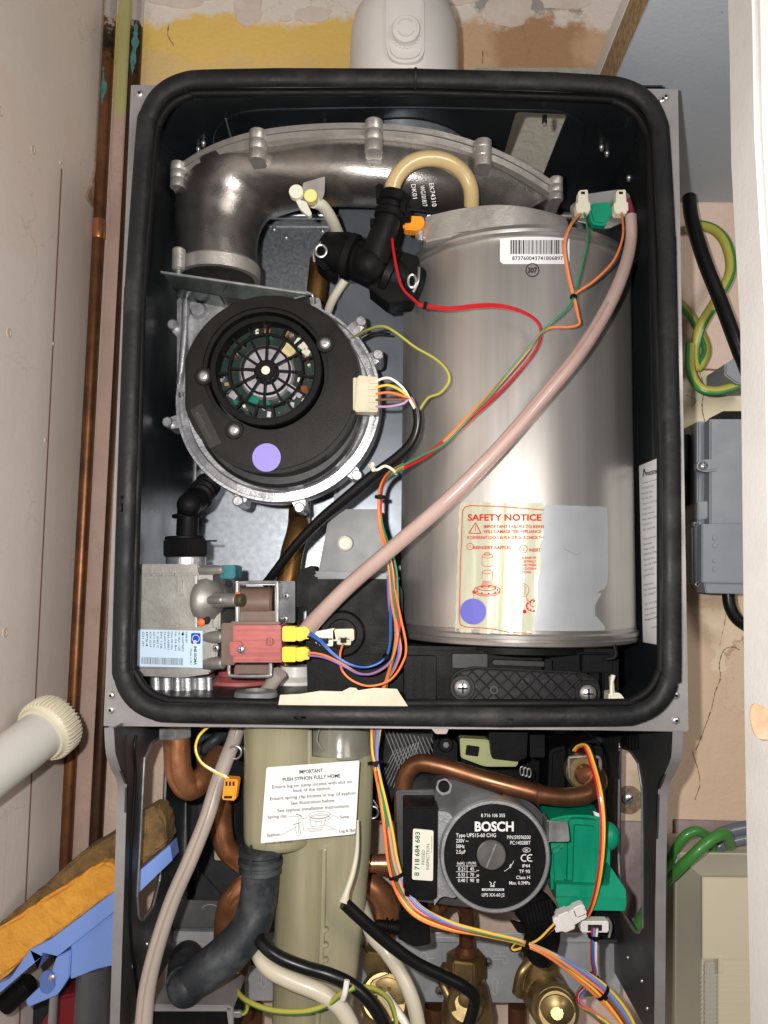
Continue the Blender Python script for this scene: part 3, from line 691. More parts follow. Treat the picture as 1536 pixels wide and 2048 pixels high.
for x, y0, y1, Y, w in ((357, 326, 376, .080, 16), (516, 262, 322, .044, 18), (748, 242, 306, .034, 19), (966, 282, 335, .050, 18), (1112, 356, 402, .080, 14)):
    b = M(cast); k_ = K(Y); t0, t1 = A(x, y0, Y), A(x, y1, Y); R = w*k_; h = t0.z-t1.z
    b.lathe((t0.x, Y, t1.z), (0, 0, 1), [(0, 0), (R*.9, 0), (R, .0008), (R, h*.30), (R*.93, h*.33), (R*.93, h*.36), (R, h*.39), (R, h*.62), (R*.93, h*.65), (R*.93, h*.68), (R, h*.71), (R, h-.001), (R*.85, h), (0, h)], 24)
    b.wbox((t0.x-R*.9, Y, t1.z+.001), (t0.x+R*.9, Y+.03, t1.z+h*.7), .001)
    b.use(screwm); b.lathe((t0.x, Y-R*.96, t1.z+h*.16), (0, 1, 0), [(0, -.0002), (.0011, -.0002), (.0011, .002)], 10)
    b.build('bolt_lug', parent=mf)
# bracket ear and printed code on the casting
b = M(cast); b.plate(rpoly([(606, 365), (650, 352), (649, 390), (632, 412), (600, 408)], [3, 4, 12, 10, 6]), .038, .0025, .0005); b.build('ear', parent=mf)
b = M(inkw)
fm = lambda x, y: A(x, y, .031)
for i, (s_, yy, l) in enumerate((("EK74310", 376, 48), ("WG101817", 382, 42), ("DK01", 378, 30))):
    b.text(s_, 858-i*18, yy-10, 9, fm, al='L', rot=-82, width=l)
b.build('printed_code', parent=mf, smooth=False)
# flue test nipple with cap
t = part('test_nipple', BO)
b = M(conn); b.use(cream); b.disc(592, 382, .024, 15, .006, 28); b.cyl(A(592, 382, .026), A(604, 392, .045), .0045); b.build('cap', parent=t)
b = M(mat("yellow_cap", (.72, .66, .25), 0, .4)); b.disc(621, 390, .028, 14, .007, 28); b.build('plug', parent=t)
b = M(mat("milky_plastic", (.60, .60, .52), 0, .4)); b.plate(rpoly([(590, 398), (612, 402), (624, 428), (618, 433), (600, 418)], 5), .029, .005, .001); b.build('strap', parent=t)
b = M(cream); b.tube(wirepath([(628, 404, .040), (645, 412, .05), (662, 436, .07), (678, 470, .10), (690, 500, .13)]), 11.5*K(.1), 16); b.tube(wirepath([(690, 560, .15), (665, 600, .16), (650, 640, .18)]), 9*K(.15), 12)
tag(b.build('white_hose'), 'short cream white hose from the capped nipple down behind the black tee', 'hose')
# ---------------------------------------------------------------- fan
fn = part('fan', BO)
YC = .035                                              # front of the black cover
k_ = K(.075); fc = A(556, 800, .085)
b = M(castl); R = 211*K(.085)
b.lathe(fc, (0, 1, 0), [(0, .005), (R*.80, .005), (R*.82, 0), (R*.88, -.001), (R*.90, .004), (R*.955, .005), (R*.965, -.001), (R*.99, -.001), (R, .003), (R, .022), (R*.975, .03), (R*.96, .048), (R*.85, .062), (0, .064)], 96)
# outlet duct up to the mounting plate, rounded left side
b.plate(rpoly([(352, 592), (640, 592), (650, 720), (420, 760), (352, 800)], [10, 10, 30, 20, 30]), .088, .055, .006)
b.plate([(362, 606), (376, 606), (370, 790), (352, 790)], .078, .02, .003)
b.tube(wirepath([(372, 600, .083), (368, 690, .08), (360, 770, .082)]), .0035, 10)
b.lathe(A(398, 622, .088), (0, 1, 0), [(0, -.004), (.006, -.004), (.0085, .001), (.0085, .004)], 24)
b.build('scroll_housing', parent=fn, ang=40)
for x, y, rot in ((348, 652, 70), (338, 846, 100), (478, 1003, 150), (600, 1016, 180), (714, 952, 215), (756, 712, 300), (722, 645, 320)):
    b = M(castl); c = A(x, y, .088); d = (fc-c); d.y = 0; d.normalize(); R_ = 11*k_
    b.lathe(c, (0, 1, 0), [(0, -.006), (R_*.8, -.006), (R_, -.005), (R_, .03), (0, .03)], 18)
    n_ = Vector((-d.z, 0, d.x)); b.prism([c-n_*R_, c+n_*R_, c+d*.02+n_*R_*1.7, c+d*.02-n_*R_*1.7], (0, .026, 0), (), .001)
    b.build('clamp_lug', parent=fn)
b = M(mat("steel_clip", (.62, .60, .58), .8, .35))
for a0, a1 in ((60, 115), (20, 50), (120, 150)):
    b.tube([fc+Vector((211*K(.085)*.985*math.cos(math.radians(a)), .004, -211*K(.085)*.985*math.sin(math.radians(a)))) for a in range(a0, a1, 4)], .0014, 8)
b.build('clip_ring', parent=fn)
# dark motor skirt between cover and ring
b = M(mat("motor_skirt", (.03, .03, .032), .5, .4)); R = 172*K(.07); b.lathe(A(556, 806, .064), (0, 1, 0), [(0, 0), (R-.003, 0), (R, .003), (R, .03), (0, .03)], 80)
b.use(inkw)
b.build('motor_skirt', parent=fn)
# cover: disc with a flat left side
def cover_outline(cx, cy, r, xl, n=90):
    pts = []
    for i in range(n):
        a = 2*math.pi*i/n; x, y = cx+r*math.cos(a), cy+r*math.sin(a); pts.append((max(x, xl), y))
    out = []
    for p in pts:
        if not out or abs(p[0]-out[-1][0])+abs(p[1]-out[-1][1]) > .5: out.append(p)
    return out
GC = (531, 740)
cv = cover_outline(541, 767, 179, 368)
b = M(blackm)
t = bmesh.new()
gh = [(GC[0]+119*math.cos(2*math.pi*i/60), GC[1]+119*math.sin(2*math.pi*i/60)) for i in range(60)]
b.plate(cv, YC, .034, .0032, [gh])
for s_ in ():
    pass
b.build('motor_cover', parent=fn, ang=30)
b = M(mat("black_cover_pad", (.012, .010, .009), 0, .55))
b.plate(rpoly([(380, 820), (404, 806), (443, 886), (420, 897)], 2), YC-.0003, .0008, 0)
b.use(mat("black_cover_letter", (.05, .044, .038), 0, .4))
fm = lambda x, y: A(x, y, YC-.0006)
b.text("ebm", 389, 826, 12, fm, rot=-62, width=30, bold=.02); b.text("papst", 405, 853, 9, fm, rot=-62, width=32)
b.build('embossed_badge', parent=fn, smooth=False)
# grille
b = M(blackp); gy = YC+.0015; k_ = K(gy)
def gring(r0, r1, y=gy, th=.004): b.disc(GC[0], GC[1], y, r1, th, 64, .0006, rin=r0)
gring(103, 115, YC-.007, .016); gring(99.5, 104, YC-.001, .008); gring(73, 78, gy, .003); gring(47, 51, gy+.001, .003)
b.disc(GC[0], GC[1], gy-.0005, 21, .004, 30); 
for i in range(12):
    a = math.radians(i*30+3); r0, r1 = 14, 77
    p = [(GC[0]+r*math.cos(a)+w*math.sin(a), GC[1]+r*math.sin(a)-w*math.cos(a)) for r, w in ((r0, 2.6), (r1, 2.0), (r1, -2.0), (r0, -2.6))]
    b.plate(p, gy+.0006, .003, 0)
for i in range(15):
    a = math.radians(i*24+8); r0, r1 = 74, 103
    p = [(GC[0]+r*math.cos(a)+w*math.sin(a), GC[1]+r*math.sin(a)-w*math.cos(a)) for r, w in ((r0, 2.2), (r1, 2.4), (r1, -2.4), (r0, -2.2))]
    b.plate(p, gy+.0003, .0032, 0)
b.build('grille', parent=fn)
b = M(cream); b.disc(GC[0], GC[1], gy-.001, 9, .002, 24); b.build('hub_cap', parent=fn)
b = M(blackp); b.lathe(A(GC[0], GC[1], YC+.030), (0, 1, 0), [(0, .0), (.055, 0), (.055, .001), (0, .001)], 40); b.build('grille_well', parent=fn)
# board and windings behind the grille
b = M(pcb); b.disc(GC[0], GC[1], YC+.020, 112, .001, 48)
b.use(mat("motor_silver", (.42, .40, .43), .7, .42)); b.disc(GC[0]+2, GC[1]+4, YC+.014, 58, .006, 40, .002); b.use(blackp); b.disc(GC[0]+2, GC[1]+4, YC+.0112, 26, .002, 30)
rnd = random.Random(3)
cols = [cream, MATS["motor_silver"], screwm, blackp, mat("pcb_trace", (.0, .14, .09), 0, .3), copper, mat("component_brown", (.35, .22, .10), 0, .5)]
for i in range(110):
    a, r = rnd.uniform(0, 6.283), rnd.uniform(66, 108); x, y = GC[0]+r*math.cos(a), GC[1]+r*math.sin(a)
    m = rnd.choice(cols); w, h = rnd.uniform(1.5, 6), rnd.uniform(1.5, 6)
    b.use(m)
    if rnd.random() < .4: b.sph(A(x, y, YC+.018), rnd.uniform(.6, 1.5)*k_*1.4, 8)
    else: b.box(x-w, y-h, x+w, y+h, YC+rnd.uniform(.013, .018), .006, .0002, rot=rnd.uniform(0, 90))
for x, y, w, h, m in ((578, 700, 12, 11, mat("cap_yellow", (.55, .47, .22), 0, .5)), (603, 688, 14, 8, cream), (612, 703, 8, 6, cream), (505, 800, 12, 9, MATS["pcb_trace"]), (466, 790, 8, 7, MATS["motor_silver"]), (590, 782, 16, 7, MATS["motor_silver"])):
    b.use(m); b.box(x-w, y-h, x+w, y+h, YC+.010, .010, .0006, rot=-35)
b.use(copper)
for i in range(6): b.tube(wirepath([(602+i*2.2, 772, YC+.012), (607+i*2.2, 790, YC+.011)], 3), .0005, 6)
b.build('circuit_board', parent=fn)
for x, y in ((407, 752), (650, 687), (468, 860)):
    b = M(ink); b.disc(x+1, y+1, YC-.0002, 18, .0004, 30, 0); b.use(blackm); b.disc(x, y, YC-.0012, 19, .0018, 32, .0006, rin=15.5)
    b.use(screwm); b.screw(x, y, YC-.001, 11.5); b.recess(x, y, YC-.001, 11.5, MATS["motor_silver"], 'hex'); b.build('cover_screw', parent=fn)
b = M(purple); b.disc(533, 915, YC-.0004, 29, .0006, 48, 0); b.build('round_sticker', parent=fn, label='round pale purple sticker')
# connector with five wires
b = M(conn); b.plate([(716, 750), (756, 754), (756, 824), (710, 823)], .030, .014, .0008); b.box(706, 755, 718, 820, .034, .008)
for i in range(5): b.box(738, 757+i*13, 756, 766+i*13, .0285, .002, .0003)
b.build('plug', parent=fn)

# mounting plate and stud
b = M(galv2)
z = A(470, 548, .07).z
pl = [A(320, 541, .060), A(352, 533, .072), A(625, 588, .085), A(620, 596, .085), A(622, 602, .1), A(430, 590, .12), A(342, 578, .09)]
zt = .262
pts = [AZ(x, y, A(470, 560, .075).z) for x, y in ((320, 541), (348, 533), (470, 548), (626, 586), (624, 600), (560, 612), (400, 600), (343, 577))]
b.prism([A(320, 541, .055), A(626, 586, .055), A(626, 590, .055), A(320, 545, .055)], (0, .0035, 0), (), .0006)
b.use(mat("plated_flange", (.07, .085, .085), .9, .30, (.14, .16, .155), 25)); b.prism([A(325, 546, .058), A(460, 566, .058), A(440, 592, .058), A(345, 576, .058)], (0, .04, 0), (), .001)
b.prism([A(455, 565, .058), A(618, 590, .058), A(560, 606, .058), A(440, 592, .058)], (0, .03, 0), (), .001)
b.use(galv2); b.tube(wirepath([(612, 584, .054), (624, 590, .053), (626, 606, .056)], 4), .0012, 8)
b.build('mounting_plate', parent=fn)
b = M(cast); b.cyl(A(357, 541, .066), A(358, 497, .066), 14*K(.06), 24, .0015); b.use(screwm); b.cyl(A(357, 575, .066), A(357, 541, .066), 6*K(.06), 16)
for i in range(5): b.lathe(A(357, 548+i*5, .066), (0, 0, 1), [(6.4*K(.06), 0), (7.4*K(.06), .0006), (6.4*K(.06), .0012)], 16)
b.build('stud', parent=fn)

# ---------------------------------------------------------------- heat exchanger drum
HX = part('heat_exchanger', BO)
YH = .128; cxh = A(1030, 900, YH).x; RH = 231*K(YH)*.985
zt, zb = A(1030, 446, YH-RH).z, A(1022, 1296, YH-RH).z
def drum(prof, m, name, seg=128, **kw):
    b = M(m); b.lathe((cxh, YH, zb), (0, 0, 1), prof, seg); return b.build(name, parent=HX, **kw)
Hh = zt-zb
drum([(0, .014), (RH, .014), (RH, Hh-.008), (RH-.001, Hh-.006), (0, Hh-.006)], steel, 'drum_shell', label='tall brushed steel drum')
rimm = mat("rim_steel", (.44, .42, .40), .85, .34, (.50, .48, .46), 40, rvar=.03)
drum([(0, 0), (RH-.002, 0), (RH+.0012, .0012), (RH+.0016, .004), (RH+.0005, .005), (RH+.0022, .0065), (RH+.0025, .0095), (RH+.0006, .0110), (RH+.0006, .0135), (RH-.0005, .0145), (0, .0145)], rimm, 'bottom_rim')
drum([(0, Hh-.012), (RH+.0002, Hh-.012), (RH+.0022, Hh-.0108), (RH+.0022, Hh-.008), (RH+.0006, Hh-.0068), (RH+.0018, Hh-.005), (RH+.0012, Hh-.0015), (RH-.003, Hh), (0, Hh)], rimm, 'top_rim')
# cast burner hood on top
b = M(cast); R1 = 150*K(.07); cxt = A(993, 430, .08).x
z0, z1 = A(990, 462, .03).z, A(990, 412, .03).z
hood = [Vector((cxh-.062+.0, 0, 0))]
def arcpts(z, x0, x1, yf, dep, n=16):
    return [Vector((x0+(x1-x0)*i/n, yf+dep*(1-math.sin(math.pi*i/n)), z)) for i in range(n+1)]
xl, xr = A(848, 440, .05).x, A(1138, 410, .05).x
loop = arcpts(z0, xl, xr, .030, .022)+[Vector((xr, .16, z0)), Vector((xl, .16, z0))]
b.prism(loop, (0, 0, z1-z0), (), .002)
loop2 = [Vector((p.x*.985+cxt*.015, p.y+.003, z1-.001)) for p in arcpts(0, xl, xr, .030, .022)]+[Vector((xr, .16, z1-.001)), Vector((xl, .16, z1-.001))]
b.prism(loop2, (0, 0, .004), (), .001)
b.build('burner_hood', parent=HX)
b = M(cast); b.cyl(A(840, 478, .055), A(838, 452, .055), 10*K(.05), 20, .001); b.use(screwm); b.cyl(A(840, 482, .053), A(840, 470, .053), 7*K(.05), 16); b.build('hood_bolt', parent=HX)
# ignition plate at the top right
b = M(rimm); b.plate(rpoly([(1140, 412), (1170, 388), (1240, 378), (1262, 388), (1255, 440), (1215, 458), (1145, 440)], [6, 8, 8, 10, 12, 10, 6]), .040, .002, .0005); b.build('electrode_plate', parent=HX)
b = M(green); b.plate(rpoly([(1184, 404), (1222, 402), (1226, 425), (1212, 450), (1186, 447), (1178, 425)], 7), .032, .010, .002); b.build('sight_plug', parent=HX)
for x, y in ((1167, 402), (1243, 402)):
    b = M(cream); b.plate([(x-9, y-22), (x+9, y-24), (x+12, y+24), (x-12, y+24)], .026, .010, .0008); b.box(x-14, y+2, x+14, y+20, .0262, .010, .0006, 4); b.use(ink); b.box(x-5, y-19, x+3, y-14, .0257, .0006, 0)
    b.build('spade_connector', parent=HX)
b = M(mat("dark_red_boot", (.22, .03, .05), 0, .4)); b.tube(wirepath([(1256, 400, .034), (1262, 418, .032), (1263, 436, .03)]), 6*K(.03), 12); b.build('rubber_boot', parent=HX)

mc = lambda e: (lambda x, y: AC(x, y, cxh, YH, RH+e))
# barcode label
b = MB(); cols = [(x, 472+(x-1000)*.002, 528+(x-1000)*.0) for x in range(1000, 1142, 6)]
cols = [(1000, 477, 522), (1003, 473, 526), (1008, 472, 528)]+[(x, 472, 528) for x in range(1014, 1134, 6)]+[(1136, 473, 527), (1139, 478, 522)]
b.sheet(cols, mc(.0003), 4, lab_w)
r_ = random.Random(11); x = 1021
while x < 1127:
    w = r_.choice((1, 1, 1.6, 2.6)); b.rect(x, 480, x+w, 508, mc(.0005), ink); x += w+r_.choice((.9, 1.2, 1.8))
b.text("873760043741806897", 1024, 520, 7.4, mc(.0006), ink, width=102, bold=.01)
b.build('barcode_label', parent=HX, smooth=False)
b = MB(); b.ringline(1065, 540, 13, 2.0, mc(.0003), ink); b.text("307", 1065, 545, 10, mc(.0003), ink, al='C', width=19, bold=.03); b.build('stamped_number', parent=HX, smooth=False)
# safety notice: foil backing, torn printed front
def edgy(x0, x1, f, g, step=4, j=0): 
    rr = random.Random(5); return [(x, f(x)+rr.uniform(-j, j), g(x)+rr.uniform(-j, j)) for x in range(x0, x1+1, step)]
b = MB()
cols = edgy(1062, 1216, lambda x: 1008+(x-1062)*.04, lambda x: 1268+(-1 if x < 1150 else 0), 4, .6)
cols = [(x, y0, (y1 if x < 1192 else y1-(x-1192)*.3) if x < 1208 else y1-14) for x, y0, y1 in cols]
b.sheet([c for c in cols if c[0] <= 1192], mc(.00022), 18, lab_g)
b.sheet([(1190, 1013, 1190), (1200, 1013, 1182), (1208, 1014, 1178), (1214, 1016, 1168), (1216, 1060, 1150)], mc(.00022), 14, lab_g)
b.sheet([(1189.5, 1230, 1268), (1196, 1236, 1268), (1204, 1246, 1268), (1210, 1254, 1264)], mc(.00022), 5, lab_g)
b.use(lab_g)
b.sheet([(1190, 1188, 1212), (1198, 1186, 1196), (1202, 1184, 1190)], mc(.00022), 3, lab_g)
b.use(inkg); b.strip([(1128, 1098), (1140, 1103), (1152, 1110), (1162, 1106)], .8, mc(.0004))
b.build('torn_backing_sheet', parent=HX, smooth=False)
def xr_(y): return 1090-(y-1010)*.085+2*math.sin(y*.09)
b = M(notice)
prev = None; ny = 40
for j in range(ny+1):
    y = 1005+(1272-1005)*j/ny; xl_ = 919-(y-1005)*.035+1.3*math.sin(y*.2); xr0 = xr_(y); row = []
    for i in range(28):
        f = i/27; x = xl_+(xr0-xl_)*f; yy = y+(4*f if j == ny else 2*f-1)
        wr = .00055*(math.sin(x*.30+math.sin(y*.021)*1.2)**4)*(.5+.5*math.sin(x*.11+1)) + .00025*math.sin(x*.17+y*.01)
        row.append(b.bm.verts.new(AC(x, yy, cxh, YH, RH+.0006+wr)))
    if prev:
        for i in range(27): b.face((prev[i], row[i], row[i+1], prev[i+1]))
    prev = row
mn = mc(.0016)
R_ = inkr
b.strip([(1088, 1020), (1000, 1013), (940, 1011), (930, 1014), (925, 1022), (922, 1100), (918, 1240), (921, 1250), (932, 1254), (980, 1257), (1020, 1265), (1064, 1267)], 1.6, mn, R_)
b.text("SAFETY NOTICE", 935, 1041, 12.5, mn, R_, width=148, bold=.028)
b.strip([(951, 1045), (938, 1066), (962, 1067), (951, 1045)], 1.8, mn); b.strip([(951, 1051), (951, 1062)], 1.2, mn)
for s_, x, y, w in (("IMPORTANT FAILURE TO REINS", 967, 1056, 121), ("WILL DAMAGE THE APPLIANCE", 967, 1066, 115), ("IF DIFFERENT LOCKS IN PLACE PLEASE CHECK TH", 934, 1078, 152)):
    b.text(s_, x, y, 6.0, mn, width=w, bold=.02)
b.ringline(940, 1093, 6.5, 1.1, mn); b.text("1", 938, 1096, 6, mn); b.text("REINSERT BAFFLES", 946, 1098, 6, mn, width=76, bold=.02)
b.ringline(1047, 1098, 7.5, 1.1, mn); b.text("2", 1044.5, 1101, 6.5, mn, bold=.02); b.text("INSERT", 1058, 1103, 6.3, mn, width=23, bold=.02)
for i, s_ in enumerate(("BURNER WI", "CENTRALLY", "AND WHEN", "LOCATION H", "DOWN")):
    b.text(s_, 1044, 1118+i*7.2, 5, mn, width=28 if i < 4 else 18, bold=.02)
# burner drawing
b.ringline(975, 1112, 11, 1, mn, ry=4); b.strip([(964, 1112), (964, 1128)], 1, mn); b.strip([(986, 1112), (986, 1128)], 1, mn); b.ringline(975, 1128, 11, 1, mn, a0=0, a1=180, ry=5); b.ringline(974, 1108, 6, 1, mn, ry=3)
b.strip([(964, 1144), (964, 1158)], 1, mn); b.strip([(985, 1144), (985, 1158)], 1, mn); b.ringline(974.5, 1144, 10.5, 1, mn, ry=3.5)
for i in range(6): b.ringline(974, 1160+i*2.6, 9+i*.7, 1.0, mn, a0=0, a1=180, ry=3)
b.ringline(974, 1180, 26, 1.4, mn, ry=9); b.ringline(974, 1176, 18, 1.6, mn, ry=5, a0=0, a1=180); b.ringline(974, 1183, 26, 1.4, mn, a0=0, a1=180, ry=9)
for a in range(0, 360, 40): b.dot(974+21*math.cos(math.radians(a)), 1180+7*math.sin(math.radians(a)), 1.8, mn, None, 8)
b.dot(948, 1184, 3.5, mn); b.strip([(948, 1184), (947, 1196)], 1, mn)
b.ringline(1045, 1180, 13, .9, mn); b.strip([(1040, 1172), (1050, 1172), (1050, 1188), (1040, 1188)], .9, mn); b.strip([(1052, 1192), (1056, 1203)], .9, mn)
for a in range(90, 271, 30): b.dot(1068+14*math.cos(math.radians(a)), 1212+9*math.sin(math.radians(a)), 1.8, mn, None, 8)
b.ringline(1068, 1212, 16, 1.4, mn, a0=80, a1=280, ry=11); b.ringline(1069, 1206, 9, 1.4, mn, a0=90, a1=270, ry=8); b.dot(1049, 1223, 4, mn)
b.build('safety_notice', parent=HX, smooth=True, ang=60, label='crinkled red printed notice with its right side torn away')
b = MB(); mp_ = mc(.0022); b.dot(946, 1223, 26, mp_, mat("blue_sticker", (.13, .13, .50), 0, .5, rvar=.03), 48); b.build('round_sticker', parent=HX, smooth=False, label='round deep blue sticker on the notice')

# ---------------------------------------------------------------- sump below the drum
SU = part('sump', BO)
b = M(blackp)
x0, x1 = A(808, 1350, .05).x, A(1236, 1350, .05).x
b.wbox((x0, .045, ZB+.0005), (x1, .22, zb-.002), .003)
b.box(812, 1312, 872, 1410, .036, .02); b.box(1090, 1318, 1104, 1345, .03, .02); b.box(1165, 1310, 1225, 1345, .034, .02)
b.lathe((cxh, YH, zb-.010), (0, 0, 1), [(0, 0), (RH-.024, 0), (RH-.016, .003), (RH-.016, .008), (0, .008)], 80)
b.tube(wirepath([(1228, 1290, .03), (1232, 1306, .028), (1228, 1316, .028), (1214, 1318, .03)], 5), .0016, 8)
for x in (828, 846, 1180, 1205): b.box(x, 1314, x+3, 1408, .0335, .02, .0004)
b.use(mat("grey_web", (.009, .009, .0095), 0, .4)); b.box(905, 1308, 975, 1336, .034, .01); b.box(985, 1322, 1095, 1332, .034, .01, .001, -2)
b.build('sump_body', parent=SU)
b = M(mat("access_cover_black", (.009, .009, .010), 0, .45, (.016, .016, .017), 60, spec=.3)); yc = .018
ov = rpoly([(940, 1335), (1160, 1346), (1197, 1360), (1197, 1406), (1170, 1424), (935, 1424), (903, 1400), (903, 1350)], [22, 14, 26, 26, 22, 26, 26, 26], 6)
b.plate(ov, yc+.003, .012, .002)
b.tube(spline([A(x, y, yc+.003) for x, y in ov], 2, True), .0011, 8, closed=True)
def clipseg(p, q):
    def inside(x, y):
        n = len(ov); c = False
        for i in range(n):
            (xa, ya), (xb, yb_) = ov[i], ov[(i+1) % n]
            if (ya > y) != (yb_ > y) and x < (xb-xa)*(y-ya)/(yb_-ya)+xa: c = not c
        return c and (math.hypot(x-925, y-1376) > 26) and (math.hypot(x-1176, y-1387) > 26)
    run = []; segs = []
    for i in range(81):
        t = i/80; x, y = p[0]+(q[0]-p[0])*t, p[1]+(q[1]-p[1])*t
        if inside(x, y): run.append((x, y))
        elif run: segs.append(run); run = []
    if run: segs.append(run)
    return segs
for i in range(-2, 12):
    for s_ in clipseg((880+i*28.5, 1335), (980+i*28.5, 1435))+clipseg((980+i*28.5, 1335), (880+i*28.5, 1435)):
        if len(s_) > 2: b.tube([A(*s_[0], yc+.0025), A(*s_[-1], yc+.0025)], .0008, 6)
for x, y in ((925, 1376), (1176, 1387)): b.disc(x, y, yc+.0005, 25, .006, 36, .0006, rin=19)
b.use(mat("cover_mark", (.035, .035, .04), 0, .4)); fm = lambda x, y: A(x, y, yc+.0024)
b.text("2", 950, 1379, 8, fm); b.disc(988, 1380, yc+.0015, 9, .002, 12, .0003, rin=5); b.text("GF30", 958, 1402, 8, fm, width=32); b.text(">PP<", 1000, 1405, 8, fm, width=28)
b.text("878", 1042, 1366, 8, fm, rot=8); b.text("507 91", 1080, 1368, 8, fm); b.ringline(1030, 1381, 8, 1, fm)
b.build('access_cover', parent=SU)
screws('cover_screw', [(925, 1376, yc-.001), (1176, 1387, yc-.001)], SU, 16, screwm, 'cross')
b = M(cream); b.plate(rpoly([(1218, 1388), (1240, 1385), (1250, 1398), (1252, 1420), (1217, 1420)], [3, 8, 6, 0, 0]), .022, .02, .002); b.box(1222, 1352, 1229, 1392, .026, .006, .001, 3)
b.tube(wirepath([(1224, 1392, .024), (1223, 1370, .024), (1227, 1350, .024)], 5), [.0018, .0012, .0018], 10)
b.build('drain_plug', parent=SU)

# ---------------------------------------------------------------- condensate trap centre
TR = part('condensate_collector', BO)
b = M(blackp); b.plate(rpoly([(612, 1158), (790, 1158), (806, 1180), (806, 1400), (615, 1400), (612, 1300)], [6, 10, 10, 0, 0, 6]), .075, .10, .003)
b.plate(rpoly([(585, 1180), (600, 1140), (625, 1130), (640, 1170), (640, 1210), (585, 1215)], 5), .085, .05, .002)
b.plate([(716, 1290), (802, 1290), (802, 1305), (716, 1310)], .072, .004, .001); b.box(714, 1220, 719, 1310, .072, .004)
b.disc(684, 1268, .066, 30, .012, 40, .001, rin=22); b.disc(684, 1268, .068, 46, .01, 48, .002)
b.build('collector_body', parent=TR)
gl = mat("smoky_plastic", (.15, .155, .16), 0, .38, (.19, .195, .2), 20, .4, .7, .05, trans=.2, spec=.3)
b = M(gl); b.plate(rpoly([(660, 1018), (760, 1018), (784, 1148), (636, 1146)], 8), .105, .06, .006)
b.plate([(622, 1142), (800, 1148), (800, 1166), (620, 1160)], .085, .09, .003)
b.build('smoky_funnel', parent=TR, label='smoky translucent funnel')
b = M(cream); b.cyl(A(694, 1086, .107), A(689, 1087, .092), 15*K(.1), 24, .002); b.build('knob', parent=TR)
for x, y, r in ((652, 1272, 6), (688, 1270, -3)):
    b = M(cream if x < 660 else conn); b.box(x-24, y-12, x+20, y+12, .050, .010, .0008, r+4); b.box(x-14, y+2, x+14, y+20, .050, .006, .0006, -3); b.use(ink); b.box(x-7, y+6, x+5, y+16, .0495, .001, 0)
    b.build('spade_connector', parent=TR)
# duct and pipes behind
b = M(mat("blue_grey_duct", (.14, .16, .185), .5, .38, (.19, .21, .24), 10)); b.wbox((A(672, 700, .19).x, .19, ZB), (A(850, 700, .19).x, YB-.003, A(700, 398, .19).z), .006); b.build('air_duct', parent=BO)
b = M(brasst); b.tube(wirepath([(640, 520, .19), (632, 600, .19), (622, 700, .19), (600, 1000, .19), (596, 1060, .16), (583, 1110, .15), (574, 1190, .14), (570, 1380, .14)]), 22*K(.17), 20); b.build('flow_pipe', parent=BO)
b = M(brasst); b.tube(wirepath([(640, 405, .2), (690, 404, .2), (760, 400, .2)]), .004, 12); b.build('rear_pipe', parent=BO)
for x, m, r in ((480, redp, 62), (590, whitep, 44)):
    b = M(m); c = A(x, 1362, .13); b.lathe((c.x, .13, ZB), (0, 0, 1), [(0, 0), (r*K(.13), 0), (r*K(.13), .003), (r*K(.13)*.7, .007), (r*K(.13)*.66, .016), (0, .016)], 40); b.build('floor_bush', parent=BO)
b = M(mat("grey_grommet", (.10, .11, .11), 0, .5, (.2, .2, .2), 50)); c = AZ(512, 1392, ZB+.001); b.lathe(c, (0, 0, 1), [(.009, 0), (.018, 0), (.017, .004), (.010, .005)], 40, closed=True); b.build('grommet', parent=BO)
screws('floor_screw', [(518, 1404, .03)], cs, 5)

# ---------------------------------------------------------------- black tee fitting
TE = part('tee_fitting', BO)
b = M(blackp)
b.tube(wirepath([(784, 400, .030), (776, 440, .032), (762, 480, .036), (748, 520, .040)]), [24*K(.03), 26*K(.03), 29*K(.03), 31*K(.03)], 24)
b.sph(A(738, 528, .040), 35*K(.04), 28)
b.tube(wirepath([(650, 498, .075), (690, 512, .07), (738, 530, .065), (790, 556, .07), (835, 575, .078)]), [36*K(.07), 40*K(.07), 43*K(.07), 43*K(.07), 40*K(.07)], 28)
b.lathe(A(702, 514, .064), Vector((.9, -.1, -.35)), [(42*K(.07), -.004), (47*K(.07), -.003), (47*K(.07), .003), (42*K(.07), .004)], 36)
b.lathe(A(778, 548, .064), Vector((.9, .1, -.4)), [(42*K(.07), -.004), (48*K(.07), -.003), (48*K(.07), .003), (42*K(.07), .004)], 36)
b.plate(rpoly([(655, 462), (700, 462), (722, 475), (700, 500), (650, 540), (628, 520)], 6), .066, .03, .003)
b.plate(rpoly([(800, 500), (836, 512), (842, 560), (826, 600), (776, 605), (735, 572), (770, 560)], 6), .055, .03, .003)
b.plate([(746, 578), (830, 598), (790, 602), (776, 608)], .06, .02, .001)
b.build('tee_body', parent=TE)
b = M(blackp)
for (x, y, r, h) in ((787, 398, 33, 11), (779, 428, 31, 9)):
    d = A(x-3, y+14, .031)-A(x, y, .031); b.lathe(A(x, y, .031), d, [(0, -h*K(0)), (r*K(.03)*.9, -h*K(0)), (r*K(.03), -h*K(0)*.6), (r*K(.03), h*K(0)), (r*K(.03)*.85, h*K(0)*1.3), (0, h*K(0)*1.3)], 30)
b.plate(rpoly([(751, 370), (762, 365), (766, 400), (752, 395)], 3), .024, .012, .001); b.plate(rpoly([(802, 382), (812, 384), (810, 425), (800, 422)], 3), .022, .012, .001)
b.box(740, 436, 752, 450, .03, .01); b.box(803, 420, 822, 436, .03, .01)
b.build('locking_collar', parent=TE)
